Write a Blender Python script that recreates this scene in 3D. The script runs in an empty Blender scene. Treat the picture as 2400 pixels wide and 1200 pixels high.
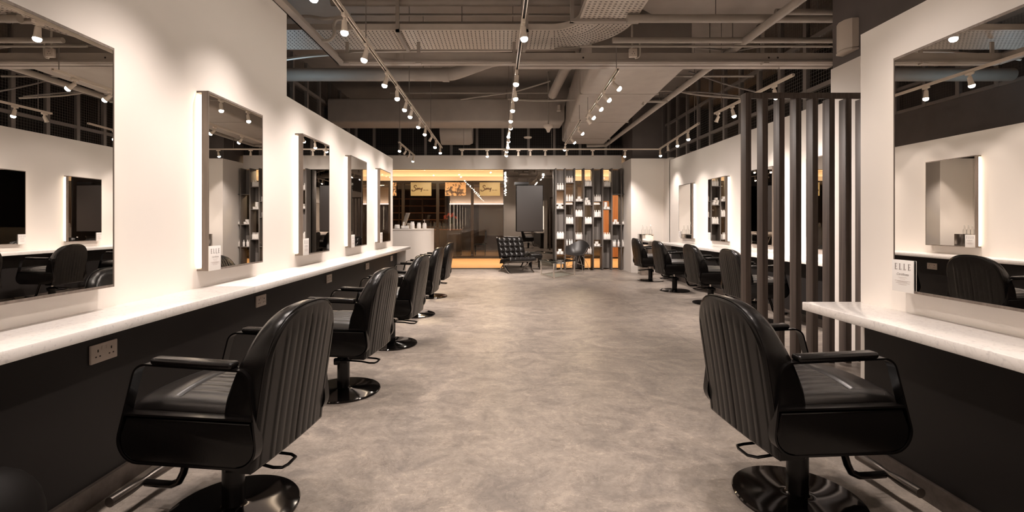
import bpy, bmesh, math, random
from mathutils import Vector, Matrix, Euler
random.seed(7)
PI = math.pi
D = bpy.data
COL = bpy.context.scene.collection
# ------------------------------------------------------------------ camera frame (2400x1200)
F, CX, CY, H = 1105.0, 1175.0, 522.4, 1.28
def wx(px, Y): return (px - CX) * Y / F
def wz(py, Y): return H - (py - CY) * Y / F

# ------------------------------------------------------------------ mesh builder
class MB:
    def __init__(s): s.v = []; s.f = []
    def add(s, vs, fs):
        b = len(s.v); s.v.extend([tuple(p) for p in vs]); s.f.extend([tuple(i + b for i in f) for f in fs]); return s
    def box(s, x0, x1, y0, y1, z0, z1, bev=0.0, seg=2):
        if x0 > x1: x0, x1 = x1, x0
        if y0 > y1: y0, y1 = y1, y0
        if z0 > z1: z0, z1 = z1, z0
        if bev <= 0:
            return s.add([(x0,y0,z0),(x1,y0,z0),(x1,y1,z0),(x0,y1,z0),(x0,y0,z1),(x1,y0,z1),(x1,y1,z1),(x0,y1,z1)],
                  [(0,3,2,1),(4,5,6,7),(0,1,5,4),(1,2,6,5),(2,3,7,6),(3,0,4,7)])
        bm = bmesh.new(); bmesh.ops.create_cube(bm, size=1)
        for v in bm.verts: v.co = Vector(((x0+x1)/2 + v.co.x*(x1-x0), (y0+y1)/2 + v.co.y*(y1-y0), (z0+z1)/2 + v.co.z*(z1-z0)))
        bev = min(bev, (x1-x0)*.49, (y1-y0)*.49, (z1-z0)*.49)
        bmesh.ops.bevel(bm, geom=bm.edges[:], offset=bev, segments=seg, profile=.5, affect='EDGES')
        s.bm(bm); return s
    def bm(s, bm):
        bm.verts.index_update()
        s.add([v.co.copy() for v in bm.verts], [[v.index for v in f.verts] for f in bm.faces]); bm.free()
    def tube(s, pts, r, n=10, closed=False, sx=1.0, up=None):
        pts = [Vector(p) for p in pts]; m = len(pts)
        rr = r if isinstance(r, (list, tuple)) else [r]*m
        vs = []; prev = None
        for i, p in enumerate(pts):
            if closed: t = pts[(i+1) % m] - pts[i-1]
            else: t = pts[min(i+1, m-1)] - pts[max(i-1, 0)]
            t.normalize()
            if prev is None:
                u = Vector(up) if up else (Vector((0,0,1)) if abs(t.z) < .9 else Vector((1,0,0)))
            else: u = prev
            u = (u - t*u.dot(t)).normalized(); w = t.cross(u); prev = u
            for k in range(n):
                a = 2*PI*k/n
                vs.append(p + (u*math.cos(a)*sx + w*math.sin(a))*rr[i])
        fs = []
        for i in range(m if closed else m-1):
            j = (i+1) % m
            for k in range(n):
                k2 = (k+1) % n
                fs.append((i*n+k, i*n+k2, j*n+k2, j*n+k))
        if not closed:
            fs.append(tuple(range(n-1, -1, -1))); fs.append(tuple((m-1)*n+k for k in range(n)))
        return s.add(vs, fs)
    def bar(s, pts, w, t, axis=(0,1,0), closed=False):
        """flat bar swept along pts: w along axis, t across"""
        pts = [Vector(p) for p in pts]; m = len(pts); ax = Vector(axis); vs = []; fs = []
        for i, p in enumerate(pts):
            tg = (pts[(i+1) % m] - pts[i-1]) if closed else (pts[min(i+1, m-1)] - pts[max(i-1, 0)])
            tg.normalize(); nn = tg.cross(ax).normalized()
            for a, b in ((-1,-1),(1,-1),(1,1),(-1,1)): vs.append(p + ax*(a*w/2) + nn*(b*t/2))
        for i in range(m if closed else m-1):
            j = (i+1) % m
            for k in range(4):
                k2 = (k+1) % 4; fs.append((i*4+k, i*4+k2, j*4+k2, j*4+k))
        if not closed: fs += [(3,2,1,0), tuple((m-1)*4+k for k in range(4))]
        return s.add(vs, fs)
    def lathe(s, prof, c=(0,0,0), n=24):
        vs = []; fs = []; c = Vector(c)
        for r, z in prof:
            for k in range(n):
                a = 2*PI*k/n; vs.append(c + Vector((r*math.cos(a), r*math.sin(a), z)))
        for i in range(len(prof)-1):
            for k in range(n):
                k2 = (k+1) % n; fs.append((i*n+k, i*n+k2, (i+1)*n+k2, (i+1)*n+k))
        fs.append(tuple(range(n-1, -1, -1))); fs.append(tuple((len(prof)-1)*n+k for k in range(n)))
        return s.add(vs, fs)
    def prism(s, poly, a, b, plane='xy', bev=0.0, seg=2):
        """extrude polygon between a and b along the missing axis"""
        n = len(poly)
        def P(p, h):
            return (p[0], p[1], h) if plane == 'xy' else ((p[0], h, p[1]) if plane == 'xz' else (h, p[0], p[1]))
        if bev <= 0:
            return s.add([P(p, a) for p in poly] + [P(p, b) for p in poly],
                  [tuple(range(n-1, -1, -1)), tuple(range(n, 2*n))] + [(i, (i+1) % n, n+(i+1) % n, n+i) for i in range(n)])
        bm = bmesh.new()
        v0 = [bm.verts.new(P(p, a)) for p in poly]; v1 = [bm.verts.new(P(p, b)) for p in poly]
        f0 = bm.faces.new(v0[::-1]); f1 = bm.faces.new(v1)
        for i in range(n): bm.faces.new((v0[i], v0[(i+1) % n], v1[(i+1) % n], v1[i]))
        es = list(set(f0.edges[:] + f1.edges[:]))
        bmesh.ops.bevel(bm, geom=es, offset=bev, segments=seg, profile=.5, affect='EDGES')
        s.bm(bm); return s
    def grid(s, fn, us, vs_):
        nu, nv = len(us), len(vs_)
        return s.add([fn(u, v) for u in us for v in vs_],
              [(i*nv+j, (i+1)*nv+j, (i+1)*nv+j+1, i*nv+j+1) for i in range(nu-1) for j in range(nv-1)])
    def build(s, name, mat, parent=None, angle=35, local=False, uv=False):
        me = D.meshes.new(name)
        off = Vector((0,0,0))
        if parent is not None and not local:
            q = parent
            while q is not None: off += Vector(q.location); q = q.parent
        me.from_pydata([(p[0]-off.x, p[1]-off.y, p[2]-off.z) for p in s.v], [], s.f)
        bm = bmesh.new(); bm.from_mesh(me); bmesh.ops.recalc_face_normals(bm, faces=bm.faces[:]); bm.to_mesh(me); bm.free()
        me.polygons.foreach_set('use_smooth', [True]*len(me.polygons))
        me.set_sharp_from_angle(angle=math.radians(angle))
        me.materials.append(mat); me.update()
        o = D.objects.new(name, me); COL.objects.link(o)
        if parent is not None: o.parent = parent
        return o

def tag(o, label=None, cat=None, group=None, kind=None):
    if label: o['label'] = label
    if cat: o['category'] = cat
    if group: o['group'] = group
    if kind: o['kind'] = kind
    return o
def thing(name, label, cat, loc=(0,0,0), group=None):
    o = D.objects.new(name, None); COL.objects.link(o); o.location = loc; o.empty_display_size = .1
    return tag(o, label, cat, group)
def struct(o): o['kind'] = 'structure'; return o
def copy_tree(o, parent=None):
    c = o.copy(); COL.objects.link(c)
    if parent is not None: c.parent = parent
    for ch in list(o.children): copy_tree(ch, c)
    return c
def place(o, loc, rz=0.0):
    o.location = loc; o.rotation_euler = (0,0,rz); return o

# ------------------------------------------------------------------ materials
def mat(name, col, rough=.5, metal=0.0, noise=None, bump=None, spec=.5, coat=0.0):
    m = D.materials.new(name); m.use_nodes = True; nt = m.node_tree; N = nt.nodes; L = nt.links
    b = N['Principled BSDF']; b.inputs['Base Color'].default_value = (*col, 1); b.inputs['Roughness'].default_value = rough
    b.inputs['Metallic'].default_value = metal; b.inputs['Specular IOR Level'].default_value = spec
    if coat: b.inputs['Coat Weight'].default_value = coat; b.inputs['Coat Roughness'].default_value = .12
    if noise or bump:
        tc = N.new('ShaderNodeTexCoord')
    if noise:   # (scale, amount)
        t = N.new('ShaderNodeTexNoise'); t.inputs['Scale'].default_value = noise[0]; t.inputs['Detail'].default_value = 6
        L.new(tc.outputs['Object'], t.inputs['Vector'])
        r = N.new('ShaderNodeValToRGB'); a = noise[1]
        r.color_ramp.elements[0].position = .3; r.color_ramp.elements[1].position = .7
        r.color_ramp.elements[0].color = (*[c*(1-a) for c in col], 1); r.color_ramp.elements[1].color = (*[min(1, c*(1+a)) for c in col], 1)
        L.new(t.outputs['Fac'], r.inputs['Fac']); L.new(r.outputs['Color'], b.inputs['Base Color'])
    if bump:    # (scale, strength)
        t2 = N.new('ShaderNodeTexNoise'); t2.inputs['Scale'].default_value = bump[0]; t2.inputs['Detail'].default_value = 4
        L.new(tc.outputs['Object'], t2.inputs['Vector'])
        bp = N.new('ShaderNodeBump'); bp.inputs['Strength'].default_value = bump[1]; bp.inputs['Distance'].default_value = .01
        L.new(t2.outputs['Fac'], bp.inputs['Height']); L.new(bp.outputs['Normal'], b.inputs['Normal'])
    return m
def emit(name, col, st):
    m = D.materials.new(name); m.use_nodes = True; nt = m.node_tree; nt.nodes.clear()
    e = nt.nodes.new('ShaderNodeEmission'); e.inputs[0].default_value = (*col, 1); e.inputs[1].default_value = st
    o = nt.nodes.new('ShaderNodeOutputMaterial'); nt.links.new(e.outputs[0], o.inputs[0]); return m
def wood(name, c0, c1, scale=(60, 60, 2.5), rough=.5):
    m = D.materials.new(name); m.use_nodes = True; nt = m.node_tree; N = nt.nodes; L = nt.links; b = N['Principled BSDF']
    tc = N.new('ShaderNodeTexCoord'); mp = N.new('ShaderNodeMapping'); mp.inputs['Scale'].default_value = scale
    t = N.new('ShaderNodeTexNoise'); t.inputs['Scale'].default_value = 1.0; t.inputs['Detail'].default_value = 5
    r = N.new('ShaderNodeValToRGB'); r.color_ramp.elements[0].position = .33; r.color_ramp.elements[1].position = .68
    r.color_ramp.elements[0].color = (*c0, 1); r.color_ramp.elements[1].color = (*c1, 1)
    L.new(tc.outputs['Object'], mp.inputs[0]); L.new(mp.outputs[0], t.inputs['Vector']); L.new(t.outputs['Fac'], r.inputs['Fac'])
    L.new(r.outputs['Color'], b.inputs['Base Color']); b.inputs['Roughness'].default_value = rough
    return m
def glass(name, tint=(1,1,1), rough=0.0, f0=1.45):
    m = D.materials.new(name); m.use_nodes = True; nt = m.node_tree; N = nt.nodes; L = nt.links; N.clear()
    tr = N.new('ShaderNodeBsdfTransparent'); tr.inputs[0].default_value = (*tint, 1)
    gl = N.new('ShaderNodeBsdfGlossy'); gl.inputs['Roughness'].default_value = rough
    fr = N.new('ShaderNodeFresnel'); fr.inputs[0].default_value = f0
    mx = N.new('ShaderNodeMixShader'); o = N.new('ShaderNodeOutputMaterial')
    L.new(fr.outputs[0], mx.inputs[0]); L.new(tr.outputs[0], mx.inputs[1]); L.new(gl.outputs[0], mx.inputs[2]); L.new(mx.outputs[0], o.inputs[0])
    return m

M = {}
M['wall'] = mat('white_wall_paint', (.84,.79,.74), .6, noise=(1.2,.015), bump=(90,.02))
M['dark_wall'] = mat('charcoal_wall_paint', (.0155,.0135,.013), .45, spec=.22)
M['upper_dark'] = mat('dark_grey_upper_paint', (.115,.098,.092), .7, noise=(3,.10))
M['void'] = mat('unlit_void_black', (.02,.017,.016), .9)  # black sheets standing in for the unlit void behind the mesh
M['ceil'] = mat('taupe_ceiling_paint', (.29,.25,.22), .75, noise=(2.5,.08), bump=(30,.05))
M['duct'] = mat('painted_duct', (.36,.315,.278), .6, noise=(4,.06), bump=(14,.10))
M['pipe'] = mat('painted_pipe', (.34,.30,.262), .5, noise=(6,.07))
M['tray'] = mat('galvanised_tray', (.55,.49,.43), .45, noise=(9,.05))
M['hole'] = mat('dark_hole', (.03,.025,.022), .9)
M['mesh'] = mat('grey_wire', (.15,.13,.115), .5)
M['stud'] = mat('grey_steel_stud', (.20,.175,.16), .5)
M['track'] = mat('cream_track_metal', (.70,.61,.52), .4)
M['leather'] = mat('black_leather', (.0055,.0046,.0042), .23, bump=(260,.06), spec=.29)
M['leather2'] = mat('black_leather_seat', (.008,.0066,.006), .30, bump=(260,.08), spec=.9)
M['blackmetal'] = mat('black_metal', (.005,.0042,.004), .18, metal=.0, spec=.3)
M['blackchrome'] = mat('black_chrome', (.035,.03,.028), .07, metal=.9)
M['chrome'] = mat('chrome', (.80,.75,.70), .20, metal=1.0)
M['plastic'] = mat('beige_socket_plastic', (.62,.54,.48), .4)
M['whiteplastic'] = mat('white_plastic', (.86,.83,.80), .35)
M['mirror'] = mat('mirror_glass', (.84,.82,.79), .0, metal=1.0)
M['darkmirror'] = mat('dark_mirror_glass', (.34,.31,.28), .015, metal=1.0)
M['woodframe'] = wood('walnut_frame', (.125,.098,.080), (.19,.152,.126))
M['slat'] = wood('dark_slat_wood', (.062,.046,.039), (.128,.097,.083), (70,70,1.6))
M['shelf'] = wood('grey_shelf_wood', (.085,.074,.066), (.165,.145,.13), (50,50,1.5), .6)
M['shelfpanel'] = wood('grey_panel_wood', (.12,.107,.097), (.24,.215,.195), (45,45,1.3), .6)
M['led'] = emit('led_strip', (1.0,.80,.58), 9.0)
M['bulb'] = emit('lamp_glow', (1.0,.90,.78), 60.0)
M['bulboff'] = mat('unlit_lens', (.30,.27,.25), .2)
M['cove'] = emit('cove_led', (1.0,.70,.44), 8.5)
M['shopled'] = emit('shop_led', (1.0,.72,.60), 7.0)
M['card'] = mat('white_card', (.84,.81,.78), .45)
M['ink'] = mat('grey_ink', (.20,.165,.15), .6)
M['inklight'] = mat('light_ink', (.55,.48,.45), .6)
M['screen'] = mat('tv_screen_black', (.019,.0145,.012), .40, spec=.3)
M['glass'] = glass('clear_glass', (.93,.93,.92))
M['tableglass'] = glass('table_glass', (.80,.86,.83))
M['clearglass'] = glass('bottle_glass', (.97,.97,.96), f0=1.15)
M['desk'] = mat('white_desk_laminate', (.74,.69,.64), .35)
M['tubchair'] = mat('black_shell_plastic', (.018,.016,.015), .38)
M['steel'] = mat('brushed_steel', (.55,.51,.47), .18, metal=1.0)
M['skirt'] = wood('brown_skirting', (.055,.042,.035), (.085,.066,.055), (3,40,40))
M['corridor'] = wood('corridor_timber_floor', (.50,.30,.14), (.66,.42,.21), (3,20,20), .35)
M['coving'] = mat('corridor_cream', (.82,.74,.62), .7)
M['shopframe'] = mat('dark_bronze_frame', (.016,.010,.0065), .45, spec=.3)
M['shopdark'] = mat('shop_brown', (.055,.030,.018), .6, noise=(3,.25))
M['orange'] = wood('orange_timber', (.22,.085,.028), (.30,.12,.042), (20,20,2))
M['sign'] = mat('cream_sign', (.29,.255,.15), .5)
M['signink'] = mat('brown_sign_ink', (.06,.03,.015), .6)
M['imac'] = mat('monitor_aluminium', (.5,.45,.40), .35, metal=.6)
M['red'] = mat('red_petals', (.55,.08,.03), .6)
M['leaf'] = mat('green_leaf', (.03,.05,.02), .6)
M['greypanel'] = mat('grey_screen_panel', (.13,.115,.11), .5)
M['binblack'] = mat('matte_black_bin', (.006,.005,.0045), .6, spec=.12)
M['satin'] = mat('satin_dark_steel', (.17,.15,.135), .34, metal=1.0)
M['sensor'] = mat('cream_sensor_plastic', (.62,.54,.47), .4)

def marble():
    m = D.materials.new('white_marble'); m.use_nodes = True; nt = m.node_tree; N = nt.nodes; L = nt.links; b = N['Principled BSDF']
    tc = N.new('ShaderNodeTexCoord')
    w = N.new('ShaderNodeTexNoise'); w.inputs['Scale'].default_value = 7.0; w.inputs['Detail'].default_value = 8; w.inputs['Distortion'].default_value = 1.4
    L.new(tc.outputs['Object'], w.inputs['Vector'])
    r = N.new('ShaderNodeValToRGB'); e = r.color_ramp.elements
    e[0].position = .475; e[0].color = (.84,.80,.765,1); e[1].position = .525; e[1].color = (.84,.80,.765,1)
    x = e.new(.50); x.color = (.77,.73,.695,1)
    L.new(w.outputs['Fac'], r.inputs['Fac'])
    n2 = N.new('ShaderNodeTexNoise'); n2.inputs['Scale'].default_value = 60; n2.inputs['Detail'].default_value = 3
    L.new(tc.outputs['Object'], n2.inputs['Vector'])
    r2 = N.new('ShaderNodeValToRGB'); r2.color_ramp.elements[0].position = .30; r2.color_ramp.elements[0].color = (.80,.80,.82,1); r2.color_ramp.elements[1].position = .42
    r2.color_ramp.elements[1].color = (1,1,1,1)
    L.new(n2.outputs['Fac'], r2.inputs['Fac'])
    mx = N.new('ShaderNodeMix'); mx.data_type = 'RGBA'; mx.blend_type = 'MULTIPLY'; mx.inputs[0].default_value = .8
    L.new(r.outputs[0], mx.inputs[6]); L.new(r2.outputs[0], mx.inputs[7]); L.new(mx.outputs[2], b.inputs['Base Color'])
    b.inputs['Roughness'].default_value = .16
    return m
M['marble'] = marble()

def concrete():
    m = D.materials.new('polished_concrete'); m.use_nodes = True; nt = m.node_tree; N = nt.nodes; L = nt.links; b = N['Principled BSDF']
    tc = N.new('ShaderNodeTexCoord')
    def noise(sc, det=6, dist=0, rough=.55, mapping=None):
        t = N.new('ShaderNodeTexNoise'); t.inputs['Scale'].default_value = sc; t.inputs['Detail'].default_value = det
        t.inputs['Distortion'].default_value = dist; t.inputs['Roughness'].default_value = rough
        if mapping:
            mp = N.new('ShaderNodeMapping'); mp.inputs['Scale'].default_value = mapping; mp.inputs['Rotation'].default_value = (0,0,.5)
            L.new(tc.outputs['Object'], mp.inputs[0]); L.new(mp.outputs[0], t.inputs['Vector'])
        else: L.new(tc.outputs['Object'], t.inputs['Vector'])
        return t
    def ramp(src, p0, c0, p1, c1):
        r = N.new('ShaderNodeValToRGB'); r.color_ramp.elements[0].position = p0; r.color_ramp.elements[0].color = (*c0,1)
        r.color_ramp.elements[1].position = p1; r.color_ramp.elements[1].color = (*c1,1); L.new(src, r.inputs['Fac']); return r
    def mul(a, c, fac=1.0, mode='MULTIPLY'):
        mx = N.new('ShaderNodeMix'); mx.data_type = 'RGBA'; mx.blend_type = mode; mx.inputs[0].default_value = fac
        L.new(a, mx.inputs[6]); L.new(c, mx.inputs[7]); return mx.outputs[2]
    big = ramp(noise(.55, 5, .6).outputs['Fac'], .3, (.250,.215,.186), .7, (.325,.281,.244))
    swirl = ramp(noise(2.6, 12, 1.9, .68).outputs['Fac'], .36, (.68,.68,.69), .62, (1.10,1.09,1.07))
    streak = ramp(noise(3.0, 8, 1.2, .6, (1.0,3.2,1)).outputs['Fac'], .40, (.88,.88,.88), .58, (1.02,1.02,1.02))
    fine = ramp(noise(26, 8, .6, .75).outputs['Fac'], .32, (.78,.78,.78), .66, (1.10,1.10,1.10))
    blot = ramp(noise(7.5, 6, 1.2, .6).outputs['Fac'], .60, (1,1,1), .68, (1.16,1.15,1.13))
    vein = noise(3.1, 10, 2.8, .66); rv = N.new('ShaderNodeValToRGB'); ev = rv.color_ramp.elements
    ev[0].position = .470; ev[0].color = (1,1,1,1); ev[1].position = .530; ev[1].color = (1,1,1,1)
    q = ev.new(.492); q.color = (1.24,1.23,1.21,1); q = ev.new(.508); q.color = (.82,.81,.81,1); L.new(vein.outputs['Fac'], rv.inputs['Fac'])
    vein2 = noise(5.5, 9, 3.4, .64, (1.0,1.8,1)); rw = N.new('ShaderNodeValToRGB'); ew = rw.color_ramp.elements
    ew[0].position = .485; ew[0].color = (1,1,1,1); ew[1].position = .515; ew[1].color = (1,1,1,1)
    q = ew.new(.5); q.color = (1.17,1.16,1.15,1); L.new(vein2.outputs['Fac'], rw.inputs['Fac'])
    fleck = ramp(noise(13, 5, .8, .6, (1.0,2.2,1)).outputs['Fac'], .655, (1,1,1), .70, (1.42,1.39,1.34))
    pit = ramp(noise(19, 4, .3, .5).outputs['Fac'], .245, (.72,.70,.68), .285, (1,1,1))
    c = mul(big.outputs[0], swirl.outputs[0]); c = mul(c, streak.outputs[0], .8); c = mul(c, fine.outputs[0]); c = mul(c, blot.outputs[0])
    for z_ in (rv, rw, fleck, pit): c = mul(c, z_.outputs[0])
    # saw-cut joints: x = 2.2 lengthways beyond y 4.6, and y = 4.65 crossways
    sp = N.new('ShaderNodeSeparateXYZ'); L.new(tc.outputs['Object'], sp.inputs[0])
    def near(out, v, w):
        a = N.new('ShaderNodeMath'); a.operation = 'SUBTRACT'; a.inputs[1].default_value = v; L.new(out, a.inputs[0])
        bb = N.new('ShaderNodeMath'); bb.operation = 'ABSOLUTE'; L.new(a.outputs[0], bb.inputs[0])
        cc = N.new('ShaderNodeMath'); cc.operation = 'LESS_THAN'; cc.inputs[1].default_value = w; L.new(bb.outputs[0], cc.inputs[0]); return cc.outputs[0]
    j = N.new('ShaderNodeMath'); j.operation = 'MAXIMUM'; L.new(near(sp.outputs[1], 4.66, .010), j.inputs[0]); L.new(near(sp.outputs[0], 2.02, .006), j.inputs[1])
    jm = N.new('ShaderNodeMix'); jm.data_type = 'RGBA'; jm.blend_type = 'MULTIPLY'; L.new(j.outputs[0], jm.inputs[0]); L.new(c, jm.inputs[6]); jm.inputs[7].default_value = (.78,.77,.76,1)
    L.new(jm.outputs[2], b.inputs['Base Color'])
    rr = N.new('ShaderNodeMapRange'); rr.inputs[3].default_value = .30; rr.inputs[4].default_value = .52
    L.new(noise(1.7, 5, 1.0).outputs['Fac'], rr.inputs[0]); L.new(rr.outputs[0], b.inputs['Roughness'])
    b.inputs['Specular IOR Level'].default_value = .45
    return m
M['concrete'] = concrete()

def mesh_mat_box(name, mb, m): return struct(mb.build(name, m))

# ------------------------------------------------------------------ the setting
ZC = 4.55                       # slab height
WL, WR, WRF = -1.985, 2.13, 4.17
struct(MB().box(-5.2, 6.2, -2.6, 13.25, -.15, 0).build('floor', M['concrete']))
struct(MB().box(-5.2, 6.2, -2.6, 13.6, ZC, ZC+.15).build('ceiling', M['ceil']))
# left: tall white wall near the camera, lower white wall beyond it
struct(MB().box(WL-.14, WL, -2.6, 4.36, 0, ZC).build('wall_left', M['wall']))
struct(MB().box(WL-.14, WL, 4.36, 8.62, 0, 2.453).build('wall_left_low', M['wall']))
struct(MB().box(-1.861, WL, -2.6, 8.40, 0, .815).build('wall_left_lower', M['dark_wall']))
struct(MB().box(-1.841, -1.861, -2.6, 8.40, 0, .095).build('baseboard_left', M['skirt']))
struct(MB().box(-5.2, -5.0, -2.6, 13.6, 0, ZC).build('wall_left_outer', M['upper_dark']))
struct(MB().box(-5.0, WL-.14, 4.3, 4.36, 0, ZC).build('wall_left_return', M['upper_dark']))
struct(MB().box(-5.2, 6.2, -2.75, -2.6, 0, ZC).build('wall_rear', M['wall']))
# right: near white partition block, recess wall, far wall
struct(MB().box(WR, WR+.16, -2.6, 2.795, 0, 2.395).build('wall_right', M['wall']))
struct(MB().box(1.972, WR, -2.6, 2.56, 0, .765).build('wall_right_lower', M['dark_wall']))
struct(MB().box(1.952, 1.972, -2.6, 2.56, 0, .095).build('baseboard_right', M['skirt']))
struct(MB().box(3.34, 3.5, -2.6, 4.78, 0, 2.834).build('wall_right_recess', M['wall']))
struct(MB().box(3.345, 3.5, -2.6, 4.76, 2.834, ZC).build('wall_right_upper', M['upper_dark']))
struct(MB().box(3.5, WRF+.14, 4.70, 4.78, 0, 2.834).build('wall_right_return', M['wall']))
struct(MB().box(WRF, WRF+.14, 4.78, 11.7, 0, 2.834).build('wall_right_far', M['wall']))
struct(MB().box(3.93, WRF, 4.78, 10.9, 0, .78).build('wall_right_far_lower', M['dark_wall']))
struct(MB().box(3.91, 3.93, 4.78, 10.9, 0, .095).build('baseboard_right_far', M['skirt']))
struct(MB().box(6.0, 6.2, -2.6, 13.6, 0, ZC).build('wall_right_outer', M['void']))
# right stub next to the display shelf
struct(MB().box(3.33, 4.9, 12.1, 13.2, 0, 2.935).build('wall_back_stub', M['wall']))
struct(MB().box(4.17, 4.9, 11.66, 12.1, 0, 2.90).build('wall_back_corner', M['wall']))
struct(MB().box(3.42, 4.9, 12.3, 13.4, 2.95, ZC).build('column_back', M['upper_dark']))
# fascia over the glass front
struct(MB().box(-5.0, 3.33, 13.05, 13.25, 2.765, 3.15).build('wall_back_fascia', M['wall']))
# dark mirror panel behind the television
struct(MB().box(.06, 1.535, 13.12, 13.20, 0, 2.765).build('wall_back_mirror', M['darkmirror']))
struct(MB().box(.052, .066, 13.10, 13.20, 0, 2.765).build('trim_1', M['shopframe']))
struct(MB().box(-5.0, .05, 13.13, 13.142, .02, 2.765).build('window_1', M['glass']))
struct(MB().box(1.55, 3.33, 13.20, 13.212, .02, 2.765).build('window_2', M['glass']))
struct(MB().box(-5.0, .05, 13.10, 13.17, 0, .02).box(1.55, 3.33, 13.18, 13.23, 0, .02).build('trim_2', M['shopframe']))

# wire-mesh partitions with studs above the walls (structure)
def mesh_wall(name, axis, c, a0, a1, z0, z1, pitch=.05, stud=.60, sw=.07, studs=True, rails=()):
    mb = MB(); w = .0013
    def B(p0, p1, q0, q1, t):
        if axis == 'x': mb.box(c-t, c+t, p0, p1, q0, q1)
        else: mb.box(p0, p1, c-t, c+t, q0, q1)
    p = a0
    while p <= a1: B(p-w, p+w, z0, z1, w); p += pitch
    z = z0
    while z <= z1: B(a0, a1, z-w, z+w, w*.9); z += pitch
    struct(mb.build(name, M['mesh']))
    mb = MB(); p = a0
    while p <= a1: B(p-sw/2, p+sw/2, z0, z1, .03); p += stud
    for r in rails: B(a0, a1, r-.03, r+.03, .026)
    struct(mb.build(name + '_frame', M['stud']))
mesh_wall('wall_right_mesh', 'x', WRF+.09, 4.78, 12.2, 2.834, ZC, rails=(3.10, 3.8))
mesh_wall('wall_left_mesh', 'x', -4.0, 4.4, 13.1, 3.5, ZC, stud=.66, rails=(3.53,4.0))
mesh_wall('wall_back_mesh', 'y', 13.2, -5.0, 3.4, 3.15, ZC, stud=.72)
struct(MB().box(-4.1, -4.0, 4.4, 13.1, 0, 3.50).build('wall_left_divider', M['upper_dark']))
struct(MB().box(-5.2, 6.2, 14.1, 14.2, 3.3, 5.2).box(-5.0, 3.4, 13.215, 13.245, 3.15, 3.42).build('back_void_blocker', M['void']))  # dark boards added to block corridor light spilling above the fascia
# ------------------------------------------------------------------ the corridor and the shop across it (beyond the glass)
struct(MB().box(-9, 9, 13.25, 22.5, -.15, -.002).build('floor_corridor', M['corridor']))
struct(MB().box(-9, 9, 13.25, 17.75, 3.22, 3.3).build('ceiling_corridor', M['coving']))
struct(MB().box(-9, 9, 17.55, 17.75, 2.7, 3.22).build('wall_corridor_cove', M['coving']))
struct(MB().box(-9, 9, 17.02, 17.10, 2.84, 2.96).box(-9, 9, 17.02, 17.6, 2.80, 2.84).build('trim_3', M['coving']))
struct(MB().box(-9, 9, 17.40, 17.44, 2.90, 2.93).build('trim_4', M['cove']))
fr = MB().box(-9, 9, 17.0, 17.1, 2.70, 2.80).box(-9, 9, 17.0, 17.1, 0, .07)
for k in range(-5, 8):
    x = wx(945 + 81*k, 17.05); fr.box(x-.05, x+.05, 17.0, 17.1, .07, 2.70)
struct(fr.build('window_3_frame', M['shopframe']))
struct(MB().box(-9, 9, 17.045, 17.055, .07, 2.70).build('window_3', M['glass']))
struct(MB().box(-9, 9, 22.3, 22.5, 0, 3.2).build('wall_shop_back', M['shopdark']))
struct(MB().box(-9, 9, 17.76, 22.5, 2.80, 2.9).build('ceiling_shop', M['shopdark']))
struct(MB().box(-2.2, 4.2, 20.2, 20.3, 2.08, 2.8).build('wall_shop_bulkhead', M['coving']))
struct(MB().box(-2.2, 4.2, 20.06, 20.12, 2.07, 2.10).build('trim_5', M['shopled']))
struct(MB().box(-.95, .32, 19.9, 20.0, .75, 2.05).build('wall_shop_screen', M['greypanel']))
struct(MB().box(-9.2, -9, 13.25, 22.5, 0, 3.3).box(9, 9.2, 13.25, 22.5, 0, 3.3).build('wall_corridor_ends', M['coving']))
struct(MB().box(wx(1412,17.0), wx(1452,17.0), 16.93, 16.99, .05, 2.60).build('door_1', M['orange']))

# ------------------------------------------------------------------ counters
def counter(name, label, xf, xw, y0, y1, z, t, endy=None, seams=()):
    c = thing(name, label, 'counter', ((xf+xw)/2, (max(y0,0)+y1)/2, 0))
    s = 1 if xw > xf else -1
    ys = [y0] + list(seams) + [y1]
    for a, b in zip(ys[:-1], ys[1:]):
        MB().box(xf, xw, a+.0008, b-.0008, z-t, z, .004).build('countertop', M['marble'], c)
    if endy: MB().box(xf + s*.06, xw, endy, endy+.04, 0, z-t, .003).build('end_panel', M['marble'], c)
    return c
counter('vanity_counter', 'long white marble counter along the left wall below five mirrors', -1.648, WL, -2.55, 8.56, .856, .046, 8.405, (3.163,))
counter('vanity_counter', 'white marble counter end jutting out at right in front of slat screen', 1.785, WR, -2.55, 2.80, .812, .048)
counter('vanity_counter', 'white marble counter along the right far wall behind the slat screen', 3.70, WRF, 4.79, 11.2, .825, .048, 10.905)

# ------------------------------------------------------------------ wall mirrors with light strips
def make_mirror(label, side, xg, xwall, yn, w, z0, z1):
    """side -1: hangs on the left wall and faces +x; +1: on the right wall and faces -x. yn = edge nearest the camera"""
    t = thing('wall_mirror', label, 'mirror', (xwall, yn+w/2, z0), 'mirrors along the salon walls')
    s = side; e = .004; yf = yn + w
    MB().box(xg+s*.0015, xg+s*.006, yn+.006, yf-.006, z0+.006, z1-.006).build('mirror_pane', M['mirror'], t)
    fr = MB()
    fr.box(xg, xg+s*.045, yn, yn+.006, z0+.012, z1-.012).box(xg, xg+s*.045, yf-.006, yf, z0+.012, z1-.012)
    fr.box(xg, xwall, yn, yf, z1-.012, z1).box(xg, xwall, yn, yf, z0, z0+.012)
    fr.box(xg+s*.008, xg+s*.045, yn+.006, yf-.006, z0+.012, z1-.012)
    fr.build('frame', M['woodframe'], t)
    for ya in (yn+.02, yf-.028): MB().box(xg+s*.046, xwall-s*.002, ya, ya+.008, z0+.02, z1-.02).build('light_strip', M['led'], t)
    return t
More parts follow.
